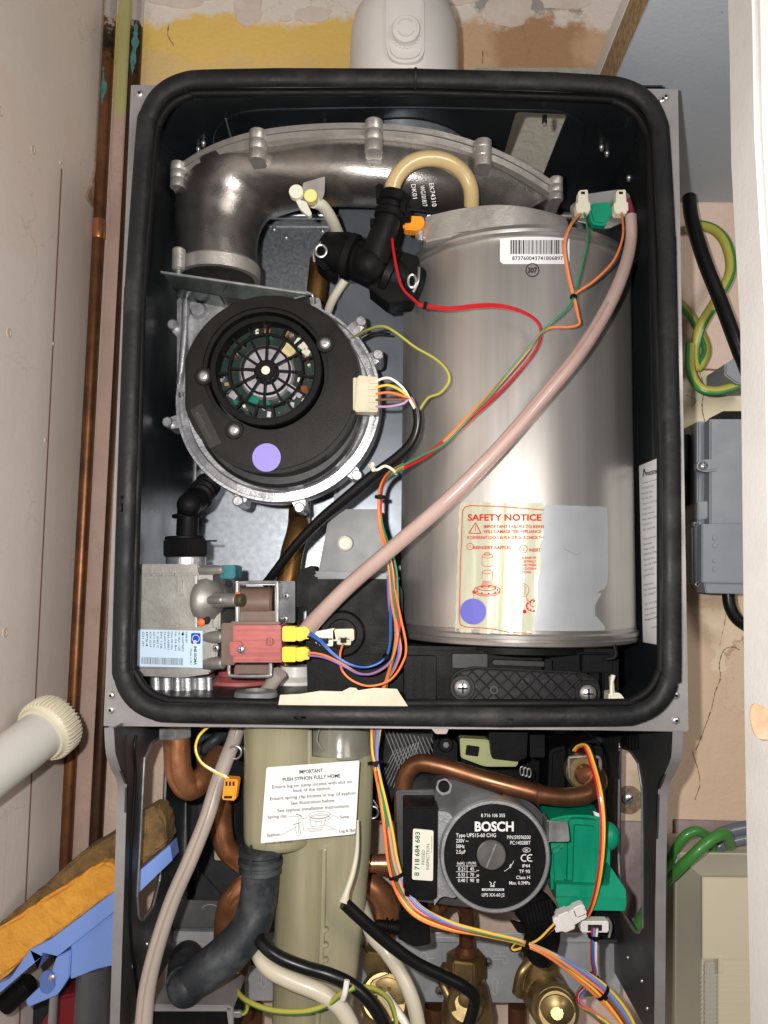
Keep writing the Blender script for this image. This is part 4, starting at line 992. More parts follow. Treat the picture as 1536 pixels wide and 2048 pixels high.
b = M(wiresteel); b.tube(wirepath([(662, 472, .062), (640, 486, .060), (628, 502, .058), (629, 524, .060)], 5), .0011, 8); b.tube([A(642+11*math.cos(a*.42), 502+12*math.sin(a*.42), .056) for a in range(15)], .0013, 8, closed=True); b.build('spring_clip', parent=TE)
b = M(wiresteel); b.tube(wirepath([(838, 535, .046), (836, 562, .044), (826, 584, .046)], 5), .0013, 8); b.tube([A(824+8*math.cos(a*.42), 562+13*math.sin(a*.42), .044) for a in range(15)], .0013, 8, closed=True); b.build('spring_clip', parent=TE)
# orange sensor behind the tee
b = M(orangep); b.plate([(812, 430), (846, 432), (850, 446), (838, 460), (808, 458)], .045, .012, .001); b.box(806, 434, 818, 440, .044, .003, 0); b.box(806, 450, 818, 455, .044, .003, 0); b.build('overheat_sensor', parent=BO)

# ---------------------------------------------------------------- gas valve
GV = part('gas_valve', BO)
b = M(valvem); Yg = .055
b.plate(rpoly([(278, 1130), (425, 1130), (425, 1258), (276, 1258)], [8, 3, 0, 2]), Yg, .09, .002)
b.plate([(278, 1128), (398, 1128), (402, 1150), (282, 1152)], Yg-.004, .02, .002)
for x in (300, 320, 345): b.box(x, 1131, x+3, 1150, Yg-.0055, .004, .0003)
b.plate(rpoly([(352, 1148), (362, 1146), (366, 1190), (356, 1194)], 3), Yg-.003, .006, .002)
b.plate([(274, 1256), (434, 1256), (434, 1338), (272, 1336)], Yg-.004, .09, .0015)
b.plate([(276, 1334), (420, 1332), (420, 1348), (362, 1356), (280, 1352)], Yg-.002, .07, .0015)
b.plate([(395, 1180), (440, 1180), (440, 1262), (408, 1262), (395, 1240)], Yg+.003, .06, .0015)
b.build('valve_body', parent=GV)
for x0_, x1_, y, r in ((398, 446, 1140, 10), (408, 448, 1274, 14), (408, 448, 1326, 14)):
    b = M(valvem); b.cyl(A(x0_, y, Yg+.002), A(x1_, y, Yg-.006), r*K(Yg), 24, .001, r*K(Yg)*.86); e = A(x1_, y, Yg-.006); d = e-A(x0_, y, Yg+.002); b.use(inkg); b.lathe(e, d, [(0, .0002), (r*K(Yg)*.45, .0002), (r*K(Yg)*.45, -.001)], 16); b.build('test_port', parent=GV)
b = M(teal); b.box(440, 1130, 470, 1157, Yg-.002, .03, .001); b.build('teal_cap', parent=GV)
b = M(galv2); b.plate([(390, 1152), (394, 1150), (394, 1256), (390, 1254)], Yg-.006, .02, .0003); b.build('regulator_plate', parent=GV)
b = M(valvem); c = A(440, 1198, Yg); ax = Vector((.85, -.5, 0)); R = 45*K(Yg)
b.lathe(A(412, 1200, Yg+.006), ax, [(0, 0), (R, 0), (R, .004), (R*.9, .008), (R*.6, .012), (R*.35, .015), (0, .015)], 44)
e0, e1 = A(430, 1200, Yg-.004), A(476, 1200, Yg-.014); b.cyl(e0, e1, 16*K(Yg), 24, .001, 13*K(Yg)); b.cyl(A(418, 1200, Yg-.008), A(446, 1200, Yg-.016), 8*K(Yg), 18, .001, 7*K(Yg))
b.build('regulator_dome', parent=GV)
b = M(mat("dark_bronze_cap", (.06, .055, .03), .3, .5)); b.cyl(e1+Vector((-.001, 0, 0)), e1+(e1-e0).normalized()*.0055, 12.5*K(Yg), 20, .0008); b.build('regulator_cap', parent=GV)
b = M(mat("orange_seal", (.80, .14, .03), 0, .45)); b.sph(A(402, 1245, Yg-.007), 8*K(Yg), 14, (1, .5, 1)); b.tube(wirepath([(472, 1186, Yg-.014), (480, 1188, Yg-.015)], 3), .0012, 8); b.use(ink); b.sph(A(412, 1240, Yg-.004), 9*K(Yg), 14, (1, .6, 1)); b.sph(A(458, 1168, Yg-.002), 8*K(Yg), 14, (1, .6, 1)); b.build('sealing_paint', parent=GV)
# label
b = MB(); fl = Yg-.0046
def gl_(e): return lambda x, y: A(x, y, fl-e)
b.sheet([(275, 1261, 1332), (280, 1259, 1333), (340, 1260, 1334), (405, 1262, 1336)], gl_(0), 3, lab_b)
b.use(inkb); b.plate(rpoly([(382, 1266), (401, 1266), (401, 1288), (382, 1288)], 4), fl-.0003, .0002, 0)
b.ringline(391.5, 1277, 7, 1, gl_(.0005), inkw); b.text("GS", 387, 1280, 6, gl_(.0006), inkw, rot=-90, bold=.03)
b.text("848 SIGMA", 388, 1292, 5.2, gl_(.0004), ink, rot=-90, width=38, bold=.02); b.text("Made in EU", 380, 1297, 4, gl_(.0004), ink, rot=-90, width=32)
rows = ["0.848.081", "PIN 63AP7060/2", "No. 08231 11200", "NL 04 BH", "Pmax 100 mbar", "0063 AS4831", "CLASS B+C", "EN 126", "T. 0/60 C", "230 V 50 Hz", "AGA 5219", "IP54", "G31 2H"]
for i, s_ in enumerate(rows): b.text(s_, 371-i*7.2, 1263, 4.0, gl_(.0004), ink, rot=-90, width=22+((i*37) % 19))
b.use(ink); b.face([b.bm.verts.new(gl_(.0004)(x, y)) for x, y in ((362, 1270), (369, 1270), (365.5, 1264))])
r_ = random.Random(4); x = 283
while x < 366: w = r_.choice((.9, 1.2, 2.2)); b.rect(x, 1314+(x-283)*.03, x+w, 1328+(x-283)*.03, gl_(.0004), ink if (x < 287 or x > 361) else inkg); x += w+r_.choice((1, 1.6))
b.build('rating_label', parent=GV, smooth=False)
# coil frame, coil, red plug block
b = M(galv2); b.tube(wirepath([(474, 1246, .045), (474, 1170, .045), (480, 1166, .045), (548, 1165, .045), (554, 1170, .045), (554, 1246, .045)], 6), .0016, 8)
b.plate([(474, 1166), (552, 1166), (552, 1170), (474, 1170)], .045, .03, .0004); b.plate([(474, 1166), (478, 1166), (478, 1246), (474, 1246)], .045, .03, .0004); b.plate([(550, 1166), (554, 1166), (554, 1246), (550, 1246)], .045, .03, .0004)
b.use(armmat); b.box(552, 1162, 590, 1246, .075, .02); b.build('coil_frame', parent=GV)
b = M(galv2); b.tube(wirepath([(458, 1330, .045), (458, 1346, .045), (466, 1352, .045), (534, 1352, .045), (541, 1346, .045), (541, 1326, .045)], 6), .0016, 8)
b.build('coil_strap', parent=GV)
b = M(brownp); b.cyl(A(482, 1205, .064), A(548, 1205, .064), 32*K(.05), 36, .002); b.box(474, 1222, 552, 1248, .052, .03); b.build('solenoid_coil', parent=GV)
b = M(brownp); b.box(470, 1330, 540, 1348, .052, .02); b.build('lower_coil', parent=GV)
b = M(brownp); b.box(442, 1246, 470, 1330, .042, .03, .001); b.box(460, 1243, 560, 1250, .042, .03, .001); b.build('coil_bracket', parent=GV)
b = M(redp); b.plate(rpoly([(466, 1250), (562, 1250), (564, 1325), (466, 1325)], 2), .037, .03, .001)
for y in (1250, 1270, 1296, 1310): b.box(468, y+.5, 562, y+11, .0345, .004, .0008)
b.plate(rpoly([(458, 1284), (482, 1284), (486, 1310), (460, 1312)], 6), .0315, .012, .002); b.build('coil_plug', parent=GV)
b = M(mat("stamp_dark_red", (.20, .03, .03), 0, .5)); b.ringline(540, 1283, 8, 1.5, lambda x, y: A(x, y, .0342)); 
for d in (-5, 0, 5): b.strip([(540+d, 1277), (540+d, 1289)], 1.2, lambda x, y: A(x, y, .0342))
b.build('inspection_stamp', parent=GV, smooth=False)
screws('plug_screw', [(482, 1299, .031)], GV, 8, screwm, 'cross'); 
for x, y in ((572, 1192), (570, 1238), (432, 1296)):
    screws('bracket_screw', [(x, y, .073 if x > 500 else .048)], GV, 7, screwm, 'hex')
for y in (1268, 1309):
    b = M(yellowp); b.box(564, y-15, 592, y+15, .034, .014, .0008); b.plate([(590, y-13), (612, y-15), (620, y-4), (620, y+6), (600, y+15), (590, y+12)], .036, .010, .0008)
    for d in (-9, 0, 8): b.box(592, y+d-1.5, 618, y+d+2, .0345, .004, .0004)
    b.build('spade_connector', parent=GV)
# inlet and outlet
b = M(blackp); b.sph(A(378, 1010, .070), 25*K(.06), 26); b.cyl(A(374, 1072, .08), A(377, 1012, .075), 22*K(.07), 26, .001); b.cyl(A(374, 1036, .08), A(374, 1029, .08), 30*K(.07), 30, .0006)
b.tube(wirepath([(382, 1006, .08), (404, 990, .10), (420, 968, .13)]), [24*K(.08), 25*K(.1), 22*K(.13)], 20)
for i in range(4): b.lathe(A(398+i*6, 994-i*8, .09+i*.009), A(424, 960, .13)-A(398, 994, .09), [(22*K(.1), -.0016), (27*K(.1), 0), (22*K(.1), .0016)], 26)
b.cyl(A(369, 1079, .08), A(369, 1073, .08), 39*K(.07), 36, .0006); b.hexn(A(370, 1113, .08), A(370, 1079, .08), 49*K(.07), .0012); b.box(405, 1080, 433, 1083, .07, .004, .0004)
b.build('gas_elbow', parent=GV)
b = M(castl); b.cyl(A(372, 1132, .08), A(372, 1114, .08), 40*K(.07), 30, .0008); b.build('union_nut', parent=GV)
b = M(castl)
for x, w in ((313, 11), (334, 16), (356, 10), (376, 16), (402, 18), (418, 8)): b.cyl(A(x, 1402, .085-.006*(x % 3)), A(x-1, 1352, .085-.006*(x % 3)), w*K(.08), 20, .001)
b.box(305, 1352, 424, 1400, .092, .03, .004); b.box(376, 1385, 420, 1402, .07, .02, .003, 4)
b.build('outlet_flange', parent=GV)
# ---------------------------------------------------------------- pump
PU = part('pump', BO); Yp = .030
pg = mat("pump_cast", (.36, .36, .37), .6, .42, (.42, .42, .43), 60, .4, .7, .08, .0003, 600)
pgd = mat("pump_paint", (.06, .06, .063), .3, .42, (.10, .10, .105), 30, .4, .75)
b = M(pgd); b.plate(rpoly([(792, 1582), (868, 1580), (884, 1562), (1010, 1582), (1075, 1612), (1106, 1660), (1104, 1760), (1060, 1830), (880, 1810), (800, 1800)], [6, 3, 14, 20, 30, 30, 30, 40, 20, 8]), Yp+.03, .06, .003)
b.plate(rpoly([(868, 1582), (884, 1560), (905, 1560), (1000, 1590), (1060, 1622), (880, 1680)], [8, 12, 10, 20, 20, 10]), Yp+.012, .03, .003)
b.build('pump_housing', parent=PU)
b = M(pg); c = A(990, 1713, Yp); k_ = K(Yp); R = 107*k_
b.lathe(c, (0, 1, 0), [(97*k_, .0015), (99*k_, 0), (104*k_, 0), (R, .0015), (R, .012), (R*.97, .03), (97*k_, .03)], 96, closed=True)
b.plate(rpoly([(872, 1622), (905, 1625), (915, 1800), (884, 1790), (868, 1812)], [3, 30, 20, 16, 3]), Yp+.006, .03, .002)
b.build('motor_ring', parent=PU)
b = MB(); fm = lambda e: (lambda x, y: A(x, y, Yp+.0008-e))
npm = mat("nameplate_black", (.006, .006, .0065), 0, .45, (.010, .010, .0105), 60, spec=.18)
b.use(npm); b.disc(990, 1713, Yp+.0008, 99.5, .004, 96, .0002)
T = lambda s_, x, y, h, w=None, al='L', bold=.008: b.text(s_, x, y, h, fm(.0003), inkw, al=al, width=w, bold=bold)
T("8 716 106 355", 986, 1634, 6.6, 48, 'C'); T("BOSCH", 988, 1662, 18.5, 79, 'C', .034)
T("Type UPS15-60 CHG", 912, 1674, 7.4, 80); T("P/N:59596500", 1061, 1678, 7.2, 47, 'R'); T("230V", 912, 1685, 7.2, 17); T("~", 931, 1685, 7, 6); T("50Hz", 912, 1696, 7.2, 17); T("2.5µF", 912, 1707, 7.2, 19)
T("PC:1402BBT", 1061, 1689, 7.2, 41, 'R'); b.ringline(1053, 1700, 7.5, .9, fm(.0003), ry=4.4); T("SK", 1049, 1703, 5, 8)
b.ringline(1049, 1716, 6.5, 2.2, fm(.0003), a0=60, a1=300); b.ringline(1061, 1716, 6.5, 2.2, fm(.0003), a0=60, a1=300); b.strip([(1055, 1716), (1061, 1716)], 2, fm(.0003))
T("IP44", 1060, 1735, 6.6, 16, 'R'); T("TF 95", 1060, 1746, 6.6, 22, 'R'); T("Class H", 1060, 1758, 6.6, 28, 'R'); T("Max. 0.3MPa", 1060, 1769, 6.6, 42, 'R')
T("In(A)", 914, 1729, 5.5, 15); T("P1(W)", 937, 1729, 5.5, 15)
for i, (a_, b_) in enumerate((("0.21", "45"), ("0.32", "70"), ("0.40", "90"))):
    T(a_, 916, 1741+i*11.5, 6.6, 14); T(b_, 940, 1741+i*11.5, 6.6, 8)
    for k in range(i+1): b.strip([(953, 1741+i*11.5-k*2.6), (958, 1741+i*11.5-k*2.6)], 1.2, fm(.0003))
for y in (1732, 1743.5, 1755): b.strip([(912, y), (953, y)], .8, fm(.0003))
b.strip([(934, 1724), (934, 1765)], .8, fm(.0003))
b.ringline(985, 1712, 44, .9, fm(.0003), a0=15, a1=58, ry=36); b.strip([(1019, 1733), (1022, 1728), (1021, 1736)], 1.4, fm(.0003))
for sx_ in (-1, 1):
    b.strip([(985+sx_*6, 1763), (985+sx_*2, 1767), (985+sx_*4, 1770), (985-sx_*4, 1774), (985-sx_*2, 1771)], 1.3, fm(.0003))
b.rect(964, 1777, 1008, 1781.5, fm(.0003)); b.text("GRUNDFOS", 986, 1781, 3.6, fm(.0005), npm, al='C', width=40, bold=.02); T("UPS XX-60 J2", 986, 1793, 6.6, 46, 'C')
b.build('nameplate', parent=PU, smooth=False)
b = M(mat("knob_steel", (.30, .29, .28), .85, .32, (.4, .38, .37), 30)); b.disc(983, 1711, Yp-.0020, 28, .005, 48, .0008); b.use(screwm); b.strip([(992, 1688), (973, 1735)], 3, lambda x, y: A(x, y, Yp-.0022)); b.use(npm); b.disc(983, 1711, Yp-.0002, 31, .002, 48, .0003, rin=28)
b.build('vent_screw', parent=PU)
b = M(blackp); b.plate(rpoly([(806, 1614), (876, 1614), (874, 1800), (806, 1796)], [6, 4, 8, 10]), Yp-.004, .05, .003)
b.use(mat("terminal_box", (.022, .023, .027), 0, .38)); b.box(808, 1617, 820, 1795, Yp-.003, .03, .001); b.build('terminal_box', parent=PU)
b = M(lab_c); q = Yp-.0044; b.plate(rpoly([(826, 1657), (867, 1661), (866, 1762), (824, 1759)], 4, 4), q, .0003, 0)
f2 = lambda x, y: A(x, y, q-.0003); b.text("8 718 684 683", 838, 1752, 9, f2, inkgr, rot=89, width=88, bold=.015); b.text("PASSED", 849, 1730, 6, f2, rot=89, width=30); b.text("INSPECTION", 858, 1740, 6, f2, rot=89, width=52); b.text("8718600000000", 864, 1706, 1.8, f2, rot=89, width=34)
b.build('inspection_label', parent=PU, smooth=False)
b = M(boltm); b.hexn(A(888, 1574, Yp+.012), A(888, 1574, Yp+.008), 17*k_); b.use(blackp); b.disc(888, 1574, Yp+.006, 11, .004, 24); b.build('pump_bolt', parent=PU)
b = M(galv2); b.plate(rpoly([(1094, 1642), (1136, 1644), (1140, 1684), (1094, 1684)], [2, 6, 6, 2]), Yp+.0, .0015, .0004); b.plate([(1094, 1640), (1098, 1640), (1098, 1686), (1094, 1686)], Yp, .02, .0003); b.build('retaining_clip', parent=PU)
# pump lower fitting, corrugated black knob
b = M(blackp); c = A(1078, 1830, .05)
b.tube(wirepath([(1052, 1800, .06), (1078, 1830, .055), (1085, 1870, .06), (1082, 1910, .07)]), [34*K(.05), 38*K(.05), 34*K(.05), 28*K(.05)], 24)
for a in range(8): b.tube(wirepath([(1050+a*7, 1808-a*1.5, .032+abs(a-3.5)*.0015), (1058+a*7, 1848-a*1.5, .030+abs(a-3.5)*.0015)], 3), .0016, 8)
b.plate([(1020, 1842), (1052, 1850), (1062, 1870), (1036, 1866)], .05, .004, .0005)
b.build('drain_cock', parent=PU)

# green actuator
DV = part('diverter_valve', BO)
b = M(green); Yv = .050
b.plate(rpoly([(1098, 1640), (1130, 1632), (1176, 1630), (1216, 1640), (1222, 1700), (1220, 1780), (1110, 1780), (1096, 1740)], [8, 10, 20, 14, 20, 6, 6, 20]), Yv+.008, .05, .006)
b.plate(rpoly([(1140, 1640), (1200, 1644), (1200, 1780), (1136, 1776)], 14), Yv, .04, .006)
b.plate([(1100, 1706), (1128, 1690), (1136, 1780), (1104, 1790)], Yv+.002, .03, .003)
b.sph(A(1214, 1672, Yv+.016), 24*K(Yv), 24, (1, 1, 1.15))
b.plate(rpoly([(1112, 1768), (1218, 1772), (1222, 1735), (1252, 1780), (1253, 1806), (1250, 1822), (1120, 1820), (1112, 1800)], [4, 6, 4, 6, 3, 4, 4, 4]), Yv-.006, .055, .003)
b.plate([(1114, 1794), (1253, 1798), (1253, 1803), (1114, 1799)], Yv-.0075, .03, .0006)
b.build('actuator', parent=DV, label='bright green actuator cover')
b = M(blackp); b.plate(rpoly([(1100, 1500), (1196, 1478), (1214, 1520), (1218, 1640), (1104, 1645), (1096, 1600)], 10), .10, .05, .003)
b.plate(rpoly([(1138, 1494), (1206, 1494), (1210, 1560), (1200, 1590), (1136, 1590)], 8), .085, .03, .003)
b.build('valve_block', parent=DV)
b = M(blackp); b.box(1180, 1822, 1240, 1880, .08, .03); b.build('lower_block', parent=DV)
b = M(brass); b.disc(1167, 1546, .070, 33, .012, 40, .002); b.use(copperd); b.disc(1170, 1550, .068, 22, .01, 36, .003); b.build('brass_union', parent=DV)
b = M(screwm); b.tube(wirepath([(1140, 1556, .070), (1138, 1520, .068), (1146, 1514, .067), (1190, 1513, .067), (1200, 1520, .068), (1200, 1540, .07)], 5), .0013, 8); b.build('wire_clip', parent=DV)
b = M(lab_w); b.plate([(1186, 1622), (1200, 1628), (1200, 1634), (1190, 1632)], .048, .001, 0); b.build('white_tab', parent=DV)
# copper pipe over the pump
b = M(copperd); b.tube(wirepath([(806, 1640, .075), (806, 1590, .072), (812, 1550, .070), (836, 1527, .068), (880, 1532, .064), (960, 1556, .058), (1060, 1583, .052), (1076, 1588, .052), (1130, 1594, .052), (1172, 1588, .054), (1196, 1566, .062), (1190, 1545, .08)], 10), 17.5*K(.055), 22)
b.tube([A(1072, 1586, .052), A(1080, 1589, .052)], 19.5*K(.055), 22); b.build('pump_pipe', parent=BO)
b = M(copper)
b.tube(wirepath([(352, 1440, .085), (354, 1500, .085), (358, 1545, .086), (378, 1574, .092), (402, 1560, .10), (422, 1530, .115), (440, 1510, .13)], 10), [26*K(.085)]*4+[24*K(.09), 22*K(.1), 22*K(.1)], 24)
b.build('gas_pipe', parent=BO, label='bright copper gas pipe bend')
b = M(castl); b.hexn(A(350, 1474, .085), A(350, 1452, .085), 34*K(.085)); b.build('gas_union', parent=BO)
b = M(copper); b.tube(wirepath([(448, 1560, .16), (442, 1630, .16), (450, 1690, .16), (480, 1722, .165), (520, 1740, .17), (600, 1760, .18)], 10), 21*K(.16), 20); b.build('flow_bend', parent=BO)
b = M(copper); b.tube(wirepath([(590, 1752, .13), (530, 1758, .12), (480, 1782, .115), (456, 1820, .12), (450, 1880, .13), (450, 1910, .14)], 10), 22*K(.15), 20); b.build('return_bend', parent=BO)
b = M(copper); b.tube(wirepath([(720, 1727, .12), (810, 1727, .12)]), 16*K(.12), 20); b.tube([A(758, 1727, .12), A(792, 1727, .12)], 17.5*K(.12), 20); b.build('cross_pipe', parent=BO)
b = M(copper); b.tube(wirepath([(700, 1745, .16), (730, 1762, .16), (762, 1790, .16), (772, 1830, .165), (764, 1900, .17)], 10), 24*K(.16), 20); b.build('riser_bend', parent=BO)
b = M(copperd); b.tube(wirepath([(870, 1825, .12), (888, 1802, .12), (915, 1800, .12), (932, 1830, .13), (933, 1908, .14)], 10), 15*K(.12), 20); b.lathe(A(932, 1892, .135), (0, 0, -1), [(0, 0), (15*K(.13), 0), (22*K(.13), .004), (22*K(.13), .007), (0, .007)], 24); b.build('tap_pipe', parent=BO)
# hose tail behind the gas pipe, black moulding, springs
b = M(rubber_hose); b.tube(wirepath([(400, 1500, .15), (430, 1480, .15), (452, 1465, .16)]), .006, 14); b.build('elbow_hose', parent=BO)
b = M(blackp); b.plate(rpoly([(470, 1460), (500, 1460), (500, 1690), (472, 1690), (468, 1600)], 5), .09, .03, .002); b.plate(rpoly([(452, 1524), (474, 1520), (492, 1530), (490, 1560), (455, 1560)], 5), .075, .02, .002)
b.build('black_moulding', parent=BO)
b = M(blackp); b.plate([(736, 1456), (1110, 1456), (1104, 1600), (900, 1630), (748, 1632), (740, 1600)], .175, .03, .002)
b.build('mixing_body', parent=BO)
b = M(wiresteel); b.tube([A(470+13*math.cos(a*.42), 1505+13*math.sin(a*.42), .07) for a in range(15)], .0010, 8, closed=True); b.tube(wirepath([(459, 1512, .07), (458, 1526, .072)], 3), .001, 8); b.tube(wirepath([(474, 1492, .07), (490, 1500, .074), (492, 1520, .08)], 4), .001, 8); b.build('spring_clip', parent=BO)
b = M(wiresteel); b.tube([A(745+12*math.cos(a*.42), 1625+12*math.sin(a*.42), .10) for a in range(15)], .0010, 8, closed=True); b.tube(wirepath([(746, 1600, .10), (756, 1615, .10)], 3), .001, 8); b.build('spring_clip', parent=BO)
# finned plates behind
b = M(mat("fin_dark", (.015, .015, .016), .3, .35)); b.plate([(755, 1456), (870, 1456), (860, 1500), (800, 1560), (770, 1640), (752, 1640)], .13, .03, .001)
b.use(mat("fin_edge", (.6, .6, .6), .7, .35))
for i in range(12): b.tube([A(768+i*8.5, 1460+i*1.5, .128), A(800+i*7.5, 1540-i*1.5, .128)], .00055, 6)
for i in range(9): b.tube([A(757+i*6, 1560+i*3, .128), A(790+i*6, 1500-i*2, .128)], .0005, 6)
b.build('plate_exchanger', parent=BO)
b = M(mat("pale_green_clip", (.34, .36, .17), 0, .42)); b.plate(rpoly([(920, 1477), (975, 1480), (1038, 1522), (1034, 1534), (970, 1534), (922, 1516)], [5, 5, 6, 6, 10, 5]), .085, .016, .0015); b.build('flow_clip', parent=BO)
b = M(blackp); b.box(932, 1492, 958, 1512, .0835, .003, .0005, -8); b.plate(rpoly([(978, 1460), (1056, 1460), (1054, 1515), (1036, 1524), (984, 1518)], 5), .075, .04, .003); b.box(1060, 1470, 1090, 1515, .09, .03); b.build('valve_solenoid', parent=BO)
b = M(blackp); b.plate(rpoly([(868, 1480), (915, 1482), (916, 1540), (868, 1538)], 10), .10, .03, .003); b.disc(892, 1490, .097, 15, .004, 30, .001); b.use(inkg); b.disc(892, 1490, .0965, 6, .001, 6, 0); b.build('sensor_mount', parent=BO)
b = M(screwm); 
for i in range(3): b.tube([A(1044+i*7+4*math.cos(a*.5), 1542+i*2+9*math.sin(a*.5), .09) for a in range(13)], .0006, 6, closed=True)
b.build('small_spring', parent=BO)
b = M(greyt); b.plate(rpoly([(858, 1452), (900, 1452), (893, 1468), (872, 1468)], 3), .012, .01, .001); b.build('pale_tab', parent=BO)

# ---------------------------------------------------------------- syphon
SY = part('syphon', BO)
def hull(px, Y, th, bev, m=syph): return M(m).plate(px, Y, th, bev)
def oval(pts, flat, Y):
    b = M(syph); P = [A(x, y, Y) for x, y, r in pts]; q = spline(P, 8); rr = [r*K(Y) for x, y, r in pts]
    b.tube(q, rr, 48, flat=(Vector((0, 1, 0)), flat)); return b
b = oval([(556, 1440, 66), (556, 1500, 66), (555, 1600, 66), (555, 1670, 65), (555, 1686, 60), (555, 1692, 50)], .85, .068)
b.tube(wirepath([(617, 1460, .062), (617, 1680, .062)]), .003, 10)
b.build('trap_chamber', parent=SY)
b = oval([(655, 1502, 90), (650, 1600, 93), (647, 1700, 91), (639, 1830, 86), (627, 1990, 78), (622, 2110, 74)], .62, .085)
b.tube(wirepath([(648, 1700, .055), (645, 1850, .056), (634, 2060, .058)]), .0022, 10)
for y in (1862, 1892, 1922): b.prism([A(642, y, .0535), A(654, y-6, .0535), A(656, y+3, .0535), A(642, y+5, .0535)], (0, .006, 0), (), .0008)
b.build('trap_body', parent=SY)
b = M(syphc); b.lathe(A(680, 1512, .09), (0, 0, 1), [(0, 0), (60*K(.08), 0), (66*K(.08), .003), (66*K(.08), .006), (62*K(.08), .009), (60*K(.08), .030), (0, .030)], 48)
b.tube(wirepath([(640, 1456, .06), (634, 1480, .058), (646, 1500, .06)]), .0008, 6); b.build('inlet_cup', parent=SY, label='clear plastic inlet cup')
b = MB(); q = .0435; rot = 4.0
cx_, cy_ = 621, 1603
b.use(lab_w); b.plate(rpoly([(533, 1535), (719, 1521), (711, 1668), (521, 1687)], 4, 4), q, .0004, 0)
def fl2(e):
    return lambda x, y: A(x, y, q-e)
ct, st = math.cos(math.radians(rot)), math.sin(math.radians(rot))
def LP(u, v): return (cx_+u*ct+v*st, cy_-u*st+v*ct)
def LT(s_, u, v, h, w, al='C', bold=.005, m=ink): x, y = LP(u, v); b.text(s_, x, y, h, fl2(.0003), m, al=al, rot=rot, width=w, bold=bold)
LT("IMPORTANT", 5, -57, 7.2, 48, bold=.02); LT("PUSH SYPHON FULLY HOME", 5, -44, 7.2, 116, bold=.02)
LT("Ensure lug on sump locates with slot on", 5, -31, 6.6, 160); LT("back of the syphon.", 5, -21, 6.6, 76); LT("Ensure spring clip locates in top of syphon", 5, -8, 6.6, 172); LT("See illustration below.", 5, 4, 6.6, 90); LT("See syphon installation instructions", 4, 17, 6.6, 143)
LT("Spring clip", -88, 28, 5.8, 38, 'L'); LT("Sump", 57, 38, 5.8, 18, 'L'); LT("Lug & Slot", 53, 66, 5.8, 33, 'L'); LT("Syphon", -92, 64, 5.8, 27, 'L'); LT("8 716 682 2085 09/2009", -96, 79, 3.6, 54, 'L')
def LS(pts, w=.7, m=inkg): b.strip([LP(*p) for p in pts], w, fl2(.0003), m)
LS([(-48, 26), (-24, 29)]); LS([(34, 27), (54, 36)]); LS([(26, 48), (50, 62)]); LS([(-62, 62), (-30, 48)])
for ry_, r_, v_ in ((7, 22, 28), (5, 18, 31), (6, 20, 35)):
    n_ = 26; LS([(16+r_*math.cos(2*math.pi*i/n_), v_+ry_*math.sin(2*math.pi*i/n_)) for i in range(n_+1)], .8)
LS([(-4, 34), (-2, 50), (24, 50), (28, 36)]); LS([(8, 38), (8, 48)]); LS([(18, 38), (20, 48)]); LS([(-26, 34), (-8, 32), (-26, 34), (-28, 62)]); LS([(-38, 44), (-28, 42), (-22, 40)], 1.4); LS([(-34, 48), (-32, 64), (-28, 68), (-24, 62), (-26, 44)])
LS([(-18, 40), (-18, 58)]); LS([(-12, 54), (22, 54)]); LS([(-12, 57), (22, 57)]); LS([(-8, 60), (18, 60)]); LS([(28, 60), (38, 57), (42, 60)]); LS([(-30, 24), (-22, 26), (-20, 30)], 2)
b.build('instruction_label', parent=SY, smooth=False)

# ---------------------------------------------------------------- mounting bracket with valves
bk = M(mat("bracket_zinc", (.50, .51, .53), .5, .40, (.64, .65, .67), 25, .4, .7, .08))
YK = .185
bk.plate([(330, 1868), (1240, 1872), (1240, 1990), (1100, 1998), (1080, 2006), (330, 2000)], YK, .0015, .0003)
bk.plate([(330, 1864), (1240, 1866), (1240, 1886), (330, 1884)], YK-.012, .002, .0008)
bk.wbox((A(330, 1864, YK).x, YK-.0125, A(800, 1864, YK).z), (A(1240, 1864, YK).x, YK, A(800, 1864, YK).z+.0015), .0003)
bk.use(mat('mid_steel', (.12, .12, .125), .5, .4, (.2, .2, .2), 20)); bk.plate([(345, 1800), (560, 1806), (560, 1856), (345, 1856)], YK-.02, .002, .0005)
bk.use(mat("stamped_line", (.85, .85, .86), .6, .4)); f3 = lambda x, y: A(x, y, YK-.0004)
def arrow(x, y, s_=1, up=True):
    d = -1 if up else 1; w = 4*s_; L_ = 17*s_
    bk.strip([(x-w, y-d*L_), (x-w, y+d*6*s_), (x-w*1.8, y+d*6*s_), (x, y+d*L_), (x+w*1.8, y+d*6*s_), (x+w, y+d*6*s_), (x+w, y-d*L_), (x-w, y-d*L_)], 1.1, f3)
arrow(990, 1972); arrow(527, 1960, 1, False)
bk.strip([(988, 1912), (1012, 1912), (1016, 1918), (1016, 1926), (1006, 1926), (1006, 1919), (986, 1919)], 1.1, f3); bk.strip([(1000, 1911), (1000, 1904)], 1.1, f3); bk.strip([(990, 1904), (1010, 1904)], 1.1, f3)
bk.ringline(848, 1917, 7, 1.1, f3, ry=12); bk.strip([(855, 1917), (868, 1917)], 1.1, f3)
bk.ringline(420, 1817, 15, 1, lambda x, y: A(x, y, YK-.0205), a0=180, a1=360, ry=8)
bk = bk.build('pipe_bracket', ang=30); tag(bk, 'galvanised steel pipe mounting plate stamped with arrows below the boiler', 'bracket')
